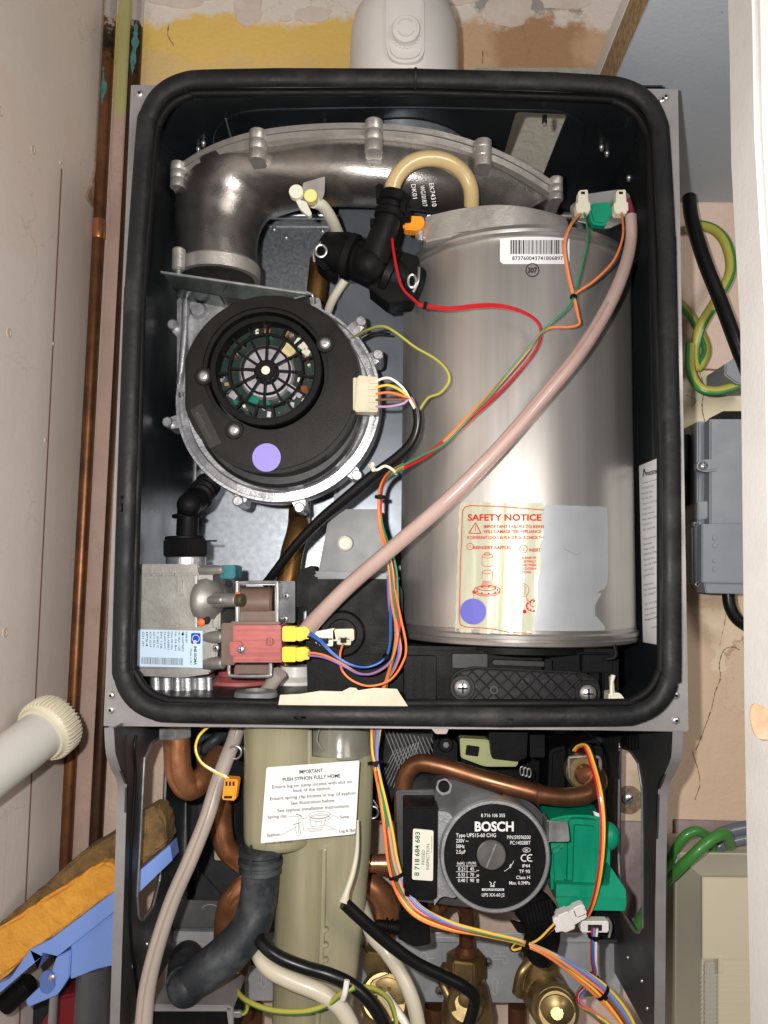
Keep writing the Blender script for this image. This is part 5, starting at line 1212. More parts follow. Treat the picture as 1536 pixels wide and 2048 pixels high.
for x, y in ((506, 1919), (975, 1926), (880, 1983), (1035, 1983)):
    b = M(boltm); b.hexn(A(x, y, YK-.001), A(x, y, YK-.005), 11*K(YK)); b.screw(x, y, YK-.005, 9); b.recess(x, y, YK-.005, 9, ink, 'cross', 20)
    tag(b.build('bracket_screw'), {506: 'bright screw in the pipe bracket left of the syphon', 975: 'bright screw in the bracket right of the upright brass valve nut', 880: 'bright screw in the bracket left of the upright brass valve', 1035: 'bright screw in the bracket beside the lever of the rightmost brass valve'}[x], 'screw', 'screws in the pipe bracket')
def valve(name, lab, base, pieces):
    t = thing(name, lab, 'valve', A(*base), 'brass isolation valves under the boiler')
    for nm, f in pieces:
        b = M(brass); f(b); b.build(nm, parent=t)
valve('isolation_valve', 'upright brass valve with a hexagonal nut under the middle copper pipe', (932, 2060, .15), [
    ('nut', lambda b: b.hexn(A(932, 1952, .15), A(932, 1908, .15), 39*K(.15), .0015)),
    ('body', lambda b: (b.cyl(A(932, 1970, .15), A(932, 1952, .15), 30*K(.15), 28, .001), b.lathe(A(934, 2090, .15), (0, 0, 1), [(0, 0), (.022, 0), (.024, .03), (.019, .052), (.016, .058), (0, .058)], 32),
                        b.cyl(A(936, 2020, .15), A(932, 2006, .115), 36*K(.12), 30, .002), b.lathe(A(932, 2006, .113), (0, 1, .1), [(22*K(.11), -.001), (33*K(.11), -.0015), (36*K(.11), .002), (20*K(.11), .004)], 36, closed=True), b.dome(A(936, 2000, .113), (0, 1, .25), 19*K(.11), .5), b.tube(wirepath([(893, 1930, .16), (884, 1960, .15), (905, 2010, .14), (912, 2060, .14)]), .0045, 12)))])
valve('isolation_valve', 'rightmost brass valve with its round end facing forward', (1090, 2060, .15), [
    ('neck', lambda b: (b.cyl(A(1080, 1950, .15), A(1080, 1900, .15), 34*K(.15), 30, .002), b.lathe(A(1084, 1990, .15), (0, 0, 1), [(0, 0), (.021, 0), (.023, .010), (.018, .018), (.012, .024), (0, .024)], 32))),
    ('body', lambda b: (b.cyl(A(1086, 1985, .17), A(1112, 2020, .10), 44*K(.12), 36, .003), b.cyl(A(1110, 2020, .104), A(1114, 2024, .090), 38*K(.1), 36, .002), b.dome(A(1114, 2026, .091), (.1, 1, .1), 34*K(.09), .45), b.hexn(A(1114, 2026, .088), A(1114, 2026, .083), 13*K(.09), .001))),
    ('lever', lambda b: b.tube(wirepath([(1060, 1924, .14), (1042, 1948, .135), (1036, 1985, .14)]), [.005, .0045, .0055], 14))])
valve('isolation_valve', 'brass valve with a tilted hexagonal face behind the cream cable', (770, 2060, .15), [
    ('neck', lambda b: (b.hexn(A(762, 1938, .16), A(762, 1890, .16), 40*K(.15), .0015), b.cyl(A(762, 1960, .16), A(762, 1938, .16), 28*K(.15), 28, .001))),
    ('body', lambda b: (b.cyl(A(765, 2000, .17), A(768, 1995, .11), 46*K(.13), 36, .003), b.hexn(A(772, 1992, .112), A(776, 1994, .100), 40*K(.1), .0012), b.lathe(A(770, 2090, .16), (0, 0, 1), [(0, 0), (.02, 0), (.022, .05), (0, .05)], 30),
                        b.dome(A(775, 1995, .101), (.05, 1, -.1), 34*K(.1), .12), [b.sph(A(770+18*math.cos(a), 1993+18*math.sin(a), .099), .0016, 8) for a in (0, 1, 2.1, 3.1, 4.2, 5.2)]))])
valve('isolation_valve', 'dull brass valve with a ringed round cap left of the syphon', (445, 2060, .15), [
    ('neck', lambda b: b.tube(wirepath([(480, 1900, .17), (470, 1950, .16), (450, 1990, .15)]), .012, 20)),
    ('body', lambda b: (b.cyl(A(442, 2000, .17), A(438, 1985, .12), 44*K(.13), 36, .002), b.dome(A(438, 1985, .1205), (0, 1, 0), 43*K(.12), .12), b.lathe(A(438, 1985, .1175), (0, 1, 0), [(16*K(.12), -.001), (20*K(.12), -.001), (20*K(.12), .001), (16*K(.12), .001)], 36, closed=True), b.lathe(A(438, 1985, .1185), (0, 1, 0), [(26*K(.12), -.0015), (32*K(.12), -.0015), (32*K(.12), .001), (26*K(.12), .001)], 36, closed=True)))])
# copper tails dropping under the bracket
for i, (x, r, lab) in enumerate(((872, 22, 'dark copper tail pipe left of the upright brass valve'), (1035, 18, 'dark copper tail pipe beside the rightmost brass valve'), (505, 20, 'dark copper tail pipe left of the syphon below the bracket'))):
    c = A(x, 2010, .21); b = M(copperd); b.lathe((c.x, .21, c.z-.12), (0, 0, 1), [(0, 0), (r*K(.21), 0), (r*K(.21), .12), (0, .12)], 20); tag(b.build('tail_pipe'), lab, 'pipe', 'copper tails below the bracket')

# black moulded box at the bottom left
b = M(blackp); b.plate([(305, 2016), (466, 2018), (466, 2100), (300, 2100)], .05, .05, .002); b.use(chassis); b.plate([(305, 2010), (462, 2012), (466, 2024), (302, 2024)], .046, .05, .001); b.plate([(452, 2014), (466, 2014), (466, 2060), (458, 2060)], .046, .004, .0005)
b.use(galv2); b.box(462, 2024, 482, 2036, .05, .004)
tag(b.build('control_box'), 'black control box with a grey metal rim at the bottom left of the boiler', 'control box')

# ================================================================ hoses and tubes
b = M(rubber_hose)
hp = wirepath([(520, 1722, .055), (520, 1760, .055), (514, 1810, .055), (498, 1858, .05), (458, 1905, .045), (412, 1940, .04), (384, 1962, .04)], 10)
b.tube(hp, [36*K(.055)]*3+[37*K(.05), 38*K(.045), 36*K(.04), 33*K(.04)], 30)
b.sph(A(372, 1975, .045), 36*K(.04), 28, (1, 1, .95))
b.tube(wirepath([(368, 1968, .05), (372, 1935, .08), (374, 1915, .12)]), [34*K(.05), 34*K(.08), 30*K(.12)], 28)
t = thing('drain_hose', 'thick black rubber drain hose curving from the syphon to the lower left', 'hose', A(384, 1990, .05))
b.build('hose_body', parent=t)
b = M(rubber_hose)
b.lathe(A(520, 1745, .055), (0, 0, 1), [(36*K(.05), 0), (41*K(.05), .0012), (41*K(.05), .004), (37*K(.05), .0052), (37*K(.05), .0065), (43*K(.05), .0078), (43*K(.05), .0112), (38*K(.05), .0125), (38*K(.05), .014), (42*K(.05), .0155), (42*K(.05), .019), (36*K(.05), .0205)], 40, closed=False)
b.tube(wirepath([(502, 1690, .034), (502, 1745, .034)], 4), .0008, 6); b.build('cuff', parent=t)
b = M(rubber_hose)
for i in range(3): b.lathe(A(372, 1918+i*10, .115-.012*i), Vector((0, -.6, -1)), [(30*K(.1), -.0015), (35*K(.1), 0), (30*K(.1), .0015)], 30)
b.build('bellows', parent=t)
# yellow loop
b = M(tubey); b.tube(wirepath([(783, 404, .032), (784, 378, .030), (796, 350, .028), (822, 326, .028), (858, 317, .030), (896, 324, .034), (926, 346, .040), (941, 376, .046), (943, 410, .056)], 10), 16.5*K(.03), 20)
tag(b.build('rubber_tube'), 'looped translucent yellow rubber tube rising from the black tee', 'tube')
# long pink tube across the drum
t = thing('silicone_tube', 'long pale pink tube sweeping diagonally across the steel drum', 'tube', A(640, 1270, .05))
pp = wirepath([(1262, 432, .028), (1262, 480, .024), (1248, 540, .010), (1216, 614, -.004), (1160, 705, -.012), (1080, 802, -.014), (990, 905, -.012), (890, 1005, -.004), (790, 1092, .012), (700, 1170, .03), (640, 1230, .042), (612, 1262, .05)], 10)
b = M(tubep); b.tube(pp, [12*K(0), 12.5*K(0), 14*K(-.01), 15*K(-.01), 15*K(-.01), 15.5*K(-.01), 16*K(0), 16.5*K(.02), 17*K(.05)], 22); b.build('tube_wall', parent=t)
b = M(tubes_); b.tube([p+Vector((-.0012, -14.5*K(0)*.85, .0022)) for p in pp[30:]], .0009, 6); b.tube([p+Vector((.0026, -14*K(0)*.88, -.002)) for p in pp[34:]], .0005, 6); b.build('stripe', parent=t)
# lower grey-pink tube
t = thing('silicone_tube', 'grey pink tube running down in front of the left side panel', 'tube', A(290, 2060, .02))
pp = wirepath([(480, 1440, .085), (468, 1480, .08), (452, 1520, .07), (434, 1570, .06), (412, 1640, .05), (380, 1720, .042), (345, 1800, .036), (315, 1890, .03), (294, 1980, .025), (285, 2080, .02)], 10)
b = M(greyt); b.tube(pp, [15*K(.08), 15*K(.07), 15*K(.05), 15.5*K(.03), 17*K(.02)], 20); b.build('tube_wall', parent=t)
b = M(mat("grey_stripe", (.30, .27, .19), 0, .3)); b.tube([p+Vector((.0002, -15*K(.04)*.98, 0)) for p in pp], .0010, 6); b.build('stripe', parent=t)
b = M(greyt); b.tube(wirepath([(560, 1345, .06), (545, 1365, .065), (526, 1392, .075)]), 14*K(.07), 16); tag(b.build('silicone_tube'), 'short grey tube end going down through the chamber floor grommet', 'tube')

# ================================================================ wires
def bundle(name, label, cat, pts, colours, r=2.6, spread=3.2, twist=1.0, seed=1, ties=(), tiem='black', n=8, group=None, cap_off=0):
    P = wirepath(pts, n); t = thing(name, label, cat, min(P, key=lambda p: p.z), group); rr = random.Random(seed); m = len(colours)
    for i, cname in enumerate(colours):
        ph = rr.uniform(0, 6.28); b = M(WIRE[cname]); q = []
        for j, p in enumerate(P):
            d = (P[min(j+1, len(P)-1)]-P[max(j-1, 0)]); d.y = 0
            if d.length < 1e-9: d = Vector((0, 0, 1))
            d.normalize(); nrm = Vector((-d.z, 0, d.x)); k = K(p.y)
            o = (i-(m-1)/2)*spread*k*(1 if twist == 0 else (.62+.38*math.cos(j*.11*twist+1)))
            o += math.sin(j*.16*twist+ph)*spread*.5*k*(twist > 0)
            q.append(p+nrm*o+Vector((0, -math.cos(j*.13*twist+ph)*spread*.7*k*(twist > 0 and m > 1), 0)))
        b.tube(q, r*k, 8); b.build('wire', parent=t)
    for f in ties:
        j = min(int(f*(len(P)-1)), len(P)-2); d = (P[j+1]-P[j]).normalized(); k = K(P[j].y); w = max(m*spread*.42, 3.4)*k+r*k
        b = M(blackp if tiem == 'black' else cream); b.lathe(P[j], d, [(w, -3*k), (w+1.5*k, -3*k), (w+1.5*k, 3*k), (w, 3*k)], 20, closed=True)
        u, v, _ = frame_axes(d); hv = Vector((0, -1, 0)); b.prism([P[j]+hv*w+s1*d*4*k+s2*d.cross(hv)*4.5*k for s1, s2 in ((-1, -1), (1, -1), (1, 1), (-1, 1))], hv*5*k, (), .0004); b.build('cable_tie', parent=t)
    return t
YF = .0
bundle('wire_bundle', 'bright red wire pair looping from the black tee across the drum', 'wires', [(783, 474, .03), (790, 520, .02), (804, 572, .010), (830, 600, .004), (846, 610, .000), (900, 617, -.002), (960, 612, -.004), (1005, 614, -.004), (1050, 628, -.002), (1078, 652, .0), (1076, 690, .0), (1045, 735, .0), (1000, 785, .002), (950, 830, .004), (892, 882, .01), (850, 912, .018), (806, 935, .028)],
       ['red', 'red'], 2.7, 3.6, .5, 3, (.26,), n=8)
bundle('wire_bundle', 'orange and green wires from the two cream plugs above the drum', 'wires', [(1162, 424, .030), (1140, 450, .014), (1128, 490, .006), (1136, 545, .0), (1148, 590, -.004), (1158, 630, -.005), (1160, 648, -.005), (1140, 655, -.004), (1100, 656, -.004), (1075, 672, -.003), (1045, 712, -.002), (985, 780, -.001), (930, 840, .004), (888, 884, .009)],
       ['orange', 'peach'], 2.3, 3.2, .5, 4, (), group=None)
bundle('wire_bundle', 'green wire running from the left cream plug down beside the orange pair', 'wires', [(1168, 424, .028), (1176, 470, .006), (1164, 530, -.001), (1150, 585, -.004), (1136, 615, -.006), (1104, 645, -.006), (1080, 668, -.005), (1030, 728, -.004), (970, 800, -.002), (895, 882, .006), (850, 908, .014), (806, 930, .026)], ['green'], 2.2, 0, 0, 5, (.30,))
bundle('wire_bundle', 'orange wire looping from the right cream plug to the cable tie', 'wires', [(1243, 426, .024), (1246, 470, .004), (1228, 520, -.006), (1190, 560, -.008), (1155, 584, -.006), (1148, 594, -.006)], ['orange'], 2.5, 0, 0, 5)
bundle('earth_wire', 'thin green and yellow wire from the fan to the black cable end', 'wire', [(704, 676, .085), (730, 662, .06), (762, 652, .04), (790, 664, .03), (830, 694, .022), (868, 716, .014), (892, 738, .008), (898, 762, .006), (880, 786, .012), (856, 796, .02), (838, 822, .03)], ['earthy'], 2.8, 0, 0, 3)
b = M(WIRE['black']); b.tube(wirepath([(722, 676, .09), (745, 666, .09), (780, 668, .10)]), .0011, 8); tag(b.build('thin_wire'), 'short thin black wire behind the yellow green wire by the fan', 'wire')
t = thing('fan_cable', 'black sleeved fan cable with white, yellow, orange, brown and lilac ends', 'cable', A(540, 1160, .1))
for i, (c_, y) in enumerate((('white', 762), ('yellow', 775), ('orange', 788), ('brown', 800), ('lilac', 813))):
    b = M(WIRE[c_]); b.tube(wirepath([(752, y, .029), (778, y-6+i*1.5, .024), (806, y+14-i*5, .022), (822, 800-2*i+4, .024), (832, 822-i, .030)], 8), 2.7*K(.03), 8); b.build('wire', parent=t)
b = M(WIRE['black']); b.tube(wirepath([(833, 816, .030), (836, 850, .032), (824, 885, .036), (795, 915, .042), (748, 950, .050), (690, 998, .058), (640, 1040, .066), (590, 1092, .076), (545, 1150, .088), (530, 1168, .095)], 10), [9*K(.03), 11*K(.03), 12*K(.05), 10*K(.06), 8.5*K(.08)], 16); b.build('sleeve', parent=t)
b = M(cream); b.tube(wirepath([(738, 930, .04), (752, 940, .034), (770, 932, .032), (786, 940, .032), (792, 948, .036)], 5), .0012, 8); b.sph(A(745, 929, .036), .0022, 10); b.sph(A(747, 939, .036), .0022, 10); b.build('cable_tie', parent=t)
bundle('wire_harness', 'bundle of orange, green and red wires dropping beside the drum to the chamber floor', 'wires', [(806, 932, .027), (778, 948, .04), (764, 972, .05), (760, 1003, .055), (762, 1050, .055), (774, 1100, .052), (784, 1140, .05), (790, 1200, .045), (796, 1250, .04), (790, 1300, .042), (775, 1350, .05), (766, 1385, .055)],
       ['orange', 'green', 'orange', 'red', 'green'], 2.3, 3.4, 1, 8, (.26,))
bundle('wire_harness', 'violet and blue wires beside the drum curving round to the yellow gas valve plugs', 'wires', [(786, 1130, .055), (786, 1180, .055), (784, 1230, .050), (782, 1290, .046), (768, 1320, .040), (735, 1334, .035), (700, 1328, .030), (668, 1308, .028), (640, 1282, .028), (618, 1268, .032)], ['blue', 'blue', 'black'], 2.3, 3.6, .6, 9, (.42,))
bundle('wire_harness', 'violet and orange wires from the lower yellow plug of the gas valve', 'wires', [(616, 1308, .033), (650, 1312, .028), (690, 1330, .026), (720, 1346, .03), (752, 1344, .036), (784, 1320, .04), (797, 1270, .038), (790, 1200, .048), (782, 1150, .055)], ['violet', 'orange'], 2.2, 4.5, .6, 10)
bundle('wire_harness', 'orange wire loop from the cream plugs on the black collector', 'wires', [(686, 1288, .046), (680, 1310, .036), (684, 1340, .032), (706, 1362, .032), (740, 1372, .034), (780, 1360, .034), (806, 1324, .032), (812, 1290, .032), (800, 1230, .036), (790, 1180, .045)], ['orange'], 2.3, 0, 0, 10)
bundle('wire_harness', 'violet wire strand behind the orange loop near the chamber floor', 'wires', [(780, 1150, .06), (784, 1220, .06), (800, 1290, .05), (790, 1330, .05), (772, 1362, .052), (764, 1392, .055)], ['violet', 'sky', 'orange', 'brown'], 2.2, 4, 1, 12)
# harness below
bundle('wire_harness', 'thick multicoloured harness sweeping under the round pump to the lower right', 'wires', [(752, 1452, .045), (750, 1500, .042), (752, 1530, .040), (764, 1590, .036), (776, 1660, .032), (786, 1728, .030), (806, 1785, .028), (840, 1825, .026), (900, 1852, .024), (970, 1868, .022), (1042, 1884, .020), (1110, 1915, .018), (1170, 1956, .016), (1210, 1990, .014), (1250, 2040, .012), (1275, 2090, .012)],
       ['orange', 'yellow', 'red', 'green', 'peach', 'violet', 'sky', 'yellow'], 2.9, 3.4, 1, 21, (.13, .36, .68, .86), n=8)
bundle('wire_harness', 'red, orange and yellow wires hanging down in front of the green actuator', 'wires', [(1146, 1500, .085), (1156, 1490, .078), (1174, 1492, .066), (1188, 1530, .056), (1200, 1580, .044), (1206, 1640, .038), (1204, 1700, .034), (1196, 1760, .032), (1184, 1806, .034), (1172, 1832, .038)], ['red', 'orange', 'yellow', 'black'], 2.5, 4.4, .25, 5)
bundle('wire_harness', 'short yellow, black and pink wires between the white plug and the harness', 'wires', [(1122, 1842, .034), (1104, 1858, .03), (1080, 1880, .026), (1054, 1892, .026), (1030, 1900, .03), (1022, 1894, .03), (1032, 1884, .028)], ['yellow', 'black', 'pink'], 2.3, 4, .3, 6)
b = M(whitep); b.plate(rpoly([(1106, 1838), (1150, 1818), (1170, 1812), (1174, 1836), (1130, 1862), (1112, 1866)], 3), .030, .010, .001); b.box(1120, 1826, 1146, 1864, .028, .012, .001, 22); b.box(1148, 1812, 1172, 1834, .029, .010, .001, 22)
tag(b.build('wire_plug'), 'white plastic two part wire plug below the green actuator', 'plug')
b = MB(); b.use(whitep); b.box(1162, 1843, 1218, 1866, .040, .010, .001); b.use(ink); b.box(1176, 1850, 1204, 1862, .0395, .001, 0); b.use(galv2); b.tube(wirepath([(1214, 1835, .045), (1222, 1850, .045), (1218, 1875, .045)], 4), .001, 6)
tag(b.build('wire_socket'), 'white socket with red and blue wires right of the white plug', 'plug')
bundle('wire_harness', 'red, blue and white wires dropping from the white socket on the right', 'wires', [(1190, 1856, .038), (1188, 1880, .038), (1188, 1920, .04), (1190, 1950, .045), (1172, 1975, .055), (1158, 1990, .06), (1162, 2010, .06), (1190, 2030, .055), (1220, 2060, .05)], ['red', 'sky', 'blue', 'white', 'pink'], 2.2, 3.6, .5, 7, (.1, .42))
bundle('wire_harness', 'green and purple wire bundle in the bottom right corner of the boiler', 'wires', [(1186, 1960, .07), (1160, 1985, .07), (1158, 2010, .06), (1180, 2024, .05), (1215, 2050, .045), (1240, 2090, .04)], ['green', 'orange', 'violet', 'yellow'], 2.4, 4, 1, 27)
t = bundle('wire_pair', 'two thin yellow wires arching down to the orange thermistor clip', 'wires', [(420, 1450, .045), (398, 1470, .04), (390, 1498, .038), (402, 1526, .036), (430, 1545, .036), (452, 1556, .036), (462, 1570, .036)], ['yellow', 'yellow'], 2.3, 4, .3, 8)
b = MB(); b.use(orangep); b.plate([(449, 1558), (476, 1560), (470, 1602), (443, 1600)], .032, .012, .001); b.use(ink); 
for x in (451, 458, 465): b.box(x, 1563, x+4, 1572, .0316, .001, 0)
b.box(448, 1592, 464, 1597, .0316, .001, 0)
tag(b.build('thermistor_clip'), 'small orange clip hanging on two yellow wires left of the syphon', 'clip')

# cables at the bottom
def cable(name, lab, pts, r, m, grp=None, rr=None):
    b = M(m); b.tube(wirepath(pts, 10), rr or r*K(pts[0][2]), 16); return tag(b.build(name), lab, 'cable', grp)
cable('mains_cable', 'black cable curving from behind the syphon to the bottom edge', [(510, 1830, .07), (515, 1862, .05), (528, 1890, .035), (560, 1915, .03), (610, 1935, .028), (660, 1950, .026), (705, 1972, .026), (745, 2010, .026), (772, 2060, .026), (790, 2110, .026)], 12, WIRE['black'], 'mains cables')
cable('mains_cable', 'black cable with a bare cream end passing in front of the upright brass valve', [(688, 1806, .024), (720, 1836, .026), (775, 1885, .03), (830, 1925, .034), (885, 1952, .038), (925, 1972, .04), (948, 1994, .042), (944, 2030, .044), (925, 2080, .046)], 12, WIRE['black'], 'mains cables')
cable('stripped_sheath', 'pale stripped cable sheath sticking up in front of the syphon', [(716, 1640, .036), (714, 1700, .034), (706, 1745, .030), (694, 1782, .026), (687, 1806, .023)], 6, WIRE['cream'], None, [.0008, .0018, .0022, .0024, .0044])
cable('cream_cable', 'cream cable curving under the black cable left of the syphon foot', [(512, 1880, .08), (518, 1908, .05), (540, 1938, .04), (585, 1962, .036), (640, 1985, .034), (680, 2015, .034), (705, 2060, .034), (715, 2110, .034)], 15, WIRE['cream'], 'cream cables')
cable('cream_cable', 'cream cable hanging down between the syphon and the upright brass valve', [(724, 1810, .10), (744, 1868, .07), (770, 1900, .06), (800, 1945, .055), (825, 2000, .05), (838, 2060, .05), (842, 2110, .05)], 13, WIRE['cream'], 'cream cables')
cable('grey_cable', 'pale grey cable end at the bottom beside the cream cable', [(770, 1990, .07), (792, 2020, .06), (812, 2050, .055), (830, 2100, .05)], 8, WIRE['white'], None)
def twotone(lab, pts, r, ties=()):
    P = wirepath(pts, 8); k = K(P[0].y); t = thing('earth_cable', lab, 'cable', min(P, key=lambda p: p.z), 'yellow and green earth cables')
    b = M(WIRE['earthy']); b.tube(P, r*k, 12); b.build('sheath', parent=t)
    b = M(WIRE['earthg']); q = []
    for j, p in enumerate(P):
        d = (P[min(j+1, len(P)-1)]-P[max(j-1, 0)]); d.y = 0; d.normalize(); n_ = Vector((-d.z, 0, d.x)); q.append(p-n_*r*k*.45+Vector((0, -r*k*.28, 0)))
    b.tube(q, r*k*.68, 10); b.build('green_stripe', parent=t); return t
twotone('yellow green earth cable looping across the foot of the syphon', [(462, 1955, .10), (470, 1975, .08), (492, 2000, .06), (545, 2020, .045), (610, 2022, .035), (655, 2008, .03), (685, 1985, .024), (710, 1974, .022)], 4.5)
twotone('short yellow green earth cable near the tilted brass valve', [(710, 1974, .03), (745, 1976, .04), (775, 1996, .05), (790, 2030, .055), (795, 2080, .055)], 4.5)
twotone('small yellow green earth cable dropping behind the black control box', [(478, 1988, .08), (494, 2005, .07), (490, 2024, .06), (470, 2030, .055)], 4.2)
b = M(whitep); b.tube(wirepath([(686, 1998, .015), (690, 1985, .013), (694, 1960, .014)], 4), .0022, 8); tag(b.build('cable_tie'), 'white cable tie holding the earth cable to the black cable', 'cable tie')
b = M(blackp); b.plate(rpoly([(800, 1820), (858, 1824), (862, 1890), (830, 1896), (796, 1880)], 6), .065, .025, .003); b.cyl(A(806, 1858, .075), A(752, 1848, .08), 13*K(.07), 20, .001, 9*K(.07))
for i in range(4): b.cyl(A(770+i*10, 1851+i*2, .078), A(774+i*10, 1852+i*2, .078), 15*K(.07), 20, .0005)
b.box(812, 1840, 856, 1860, .063, .004); tag(b.build('power_plug'), 'black moulded power plug below the pump terminal box', 'plug')

# torn paper sheet on the sill
b = M(paper); b.plate([(556, 1412), (560, 1390), (600, 1388), (640, 1382), (684, 1383), (700, 1375), (712, 1376), (716, 1381), (748, 1376), (794, 1378), (800, 1388), (816, 1413)], .006, .0012, .0003)
tag(b.build('paper_sheet'), 'torn cream paper sheet tucked behind the bottom gasket', 'paper')

# data label on the right inner wall
b = MB(); xl_ = XR-.0012
fx = lambda e: (lambda x, y: AX(x, y, xl_-e))
q = [(1278, 932), (1316, 916), (1323, 1291), (1286, 1284)]
b.use(lab_w); v = [b.bm.verts.new(fx(0)(*p)) for p in q]; b.face(v)
def ED(f, y): return (1280+f*36+(y-930)*.02, y-f*10)
b.use(ink)
b.strip([ED(.15, 955), ED(.22, 940), ED(.3, 950)], 2, fx(.0003)); b.text("WORCESTER", *ED(.3, 955), 7, fx(.0003), rot=14, width=24, bold=.03); b.strip([ED(.1, 968), ED(.95, 968)], .8, fx(.0003))
r_ = random.Random(9); words = ["WORCESTER HEAT SYSTEMS", "Serial No.", "Nat. G20 1/3PN", "Type C13 C33 C53", "Adjusted for NG Gas", "Read the instructions", "Max. water press.", "G.C. Number 47 311", "230 V - 50 Hz IP X4D", "Only install with", "Ensure ventilation", "Made in UK"]
y = 980
for i in range(24):
    if i in (9, 17, 20): y += 8
    b.text(words[i % 12], *ED(.10, y), 4.3, fx(.0003), inkg, rot=14, width=r_.uniform(18, 31)); y += 10.4
b.strip([ED(.1, 1242), ED(.95, 1242)], .7, fx(.0003)); b.text("BENCH TEST", *ED(.5, 1262), 4, fx(.0003), inkg, rot=14, width=15)
b.build('data_label', parent=cs, smooth=False, label='white printed data label on the right inner wall')

# ================================================================ things around the boiler
# white waste pipe with ribbed nut, close on the left
t = thing('waste_pipe', 'white plastic waste pipe with a ribbed nut at the lower left', 'pipe', A(0, 1560, .03))
pv = mat("pvc_white", (.62, .60, .55), 0, .38, (.56, .54, .49), 12)
pvn = mat("pvc_nut", (.68, .63, .48), 0, .42)
pa, pb = A(-80, 1592, .0), A(112, 1446, .10)
b = M(pv); b.cyl(pa-(pb-pa).normalized()*.14, pb, 52*K(.03), 48, .001); b.build('pipe_length', parent=t)
b = M(pvn); d = (pb-pa).normalized(); r0 = .0265
nst, L_ = pa+(pb-pa)*.83, .0185
u, v, w = frame_axes(d); pr = []
b.lathe(nst, d, [(.0215, -.003), (.0235, -.003), (.0245, 0), (.0262, .002), (.0262, L_), (.024, L_+.002), (0, L_+.002)], 60)
for i in range(44):
    a = 2*math.pi*i/44; o = (u*math.cos(a)+v*math.sin(a))
    b.tube([nst+o*.0258+d*.001, nst+o*.0272+d*.004, nst+o*.0272+d*(L_-.001), nst+o*.0255+d*(L_+.002)], [.0008, .0012, .0012, .0008], 6)
b.build('ribbed_nut', parent=t)
# sponge mop leaning behind the left side
t = thing('sponge_mop', 'blue sponge mop with a dirty yellow sponge leaning at the lower left', 'mop', A(150, 2040, .12))
Ym = .09
b = M(foamy)
def bumpy(outl, Y, th, m, name, par, amp=.0008):
    b = M(m); 
    t_ = bmesh.new(); vs = [t_.verts.new(A(x, y, Y)) for x, y in outl]; t_.faces.new(vs); r = bmesh.ops.extrude_face_region(t_, geom=list(t_.faces)); bmesh.ops.translate(t_, verts=[g for g in r['geom'] if isinstance(g, bmesh.types.BMVert)], vec=(0, th, 0)); bmesh.ops.recalc_face_normals(t_, faces=t_.faces)
    bmesh.ops.bevel(t_, geom=[e for e in t_.edges if e.calc_face_angle(0) > .6], offset=.003, segments=2, affect='EDGES', clamp_overlap=True)
    bmesh.ops.triangulate(t_, faces=t_.faces); bmesh.ops.subdivide_edges(t_, edges=t_.edges, cuts=3, use_grid_fill=True)
    for q in t_.verts: q.co += Vector((random.uniform(-1, 1), random.uniform(-1, 1), random.uniform(-1, 1)))*amp
    b.merge(t_); return b.build(name, parent=par)
bumpy([(-60, 1930), (-40, 1880), (40, 1830), (100, 1790), (160, 1752), (208, 1722), (240, 1740), (250, 1790), (210, 1800), (140, 1852), (60, 1910), (0, 1962), (-50, 1990)], Ym, .03, foamy, 'sponge', t)
# its dirty top, running on behind the side panel
bumpy([(-40, 1880), (30, 1822), (110, 1752), (160, 1708), (230, 1668), (262, 1640), (310, 1610), (330, 1640), (335, 1690), (300, 1716), (255, 1752), (240, 1770), (205, 1728), (160, 1757), (100, 1796), (40, 1838)], Ym+.012, .03, foamd, 'dirty_edge', t)
b = M(bluep); b.plate(rpoly([(-60, 1992), (20, 1958), (60, 1900), (100, 1880), (240, 1775), (340, 1690), (345, 1720), (250, 1812), (232, 1820), (115, 1912), (85, 1905), (75, 1940), (85, 1912), (-20, 2002), (-60, 2020)], 2), Ym-.006, .02, .002)
b.plate(rpoly([(142, 1862), (250, 1815), (250, 1934), (222, 1932), (190, 1940), (140, 1960)], 6), Ym, .012, .002)
b.plate(rpoly([(50, 2002), (100, 1955), (112, 1915), (142, 1900), (138, 1955), (115, 1990), (56, 2015)], 6), Ym-.002, .014, .002)
b.build('head_frame', parent=t)
b = M(mat("blue_shade", (.09, .16, .44), 0, .45)); b.plate(rpoly([(78, 1955), (90, 1940), (108, 1945), (110, 1975), (96, 1990), (80, 1985)], 8), Ym-.0035, .002, .0005); b.build('hinge_socket', parent=t)
b = M(screwm); b.screw(103, 1956, Ym-.004, 7); b.build('hinge_screw', parent=t)
b = M(blackp); b.cyl(A(10, 2010, Ym+.01), A(60, 1965, Ym+.01), .009, 20); b.build('roller', parent=t)
b = M(blackp); b.cyl(A(190, 1870, Ym+.012), A(250, 1820, Ym+.012), .006, 20); b.build('roller', parent=t)
b = M(greypipe); b.cyl(A(188, 1930, Ym+.02), A(176, 2200, Ym+.02), 33*K(Ym), 32, .001); b.use(mat("thin_rod", (.4, .4, .42), .7, .35)); b.cyl(A(108, 1990, Ym+.01), A(98, 2150, Ym+.01), 8*K(Ym), 20); b.build('handle', parent=t)
b = M(redc); b.plate(rpoly([(80, 2050), (118, 1995), (160, 1985), (164, 2140), (70, 2140)], 8), .16, .04, .004); tag(b.build('red_bucket'), 'dark red plastic bucket side behind the mop handle', 'bucket')
b = M(mat("dark_bin", (.018, .02, .022), 0, .6)); b.plate([(-60, 2020), (60, 1990), (240, 1960), (240, 2160), (-60, 2160)], .20, .03, .003); tag(b.build('dark_crate'), 'dark crate in the bottom left corner behind the red bucket', 'crate')

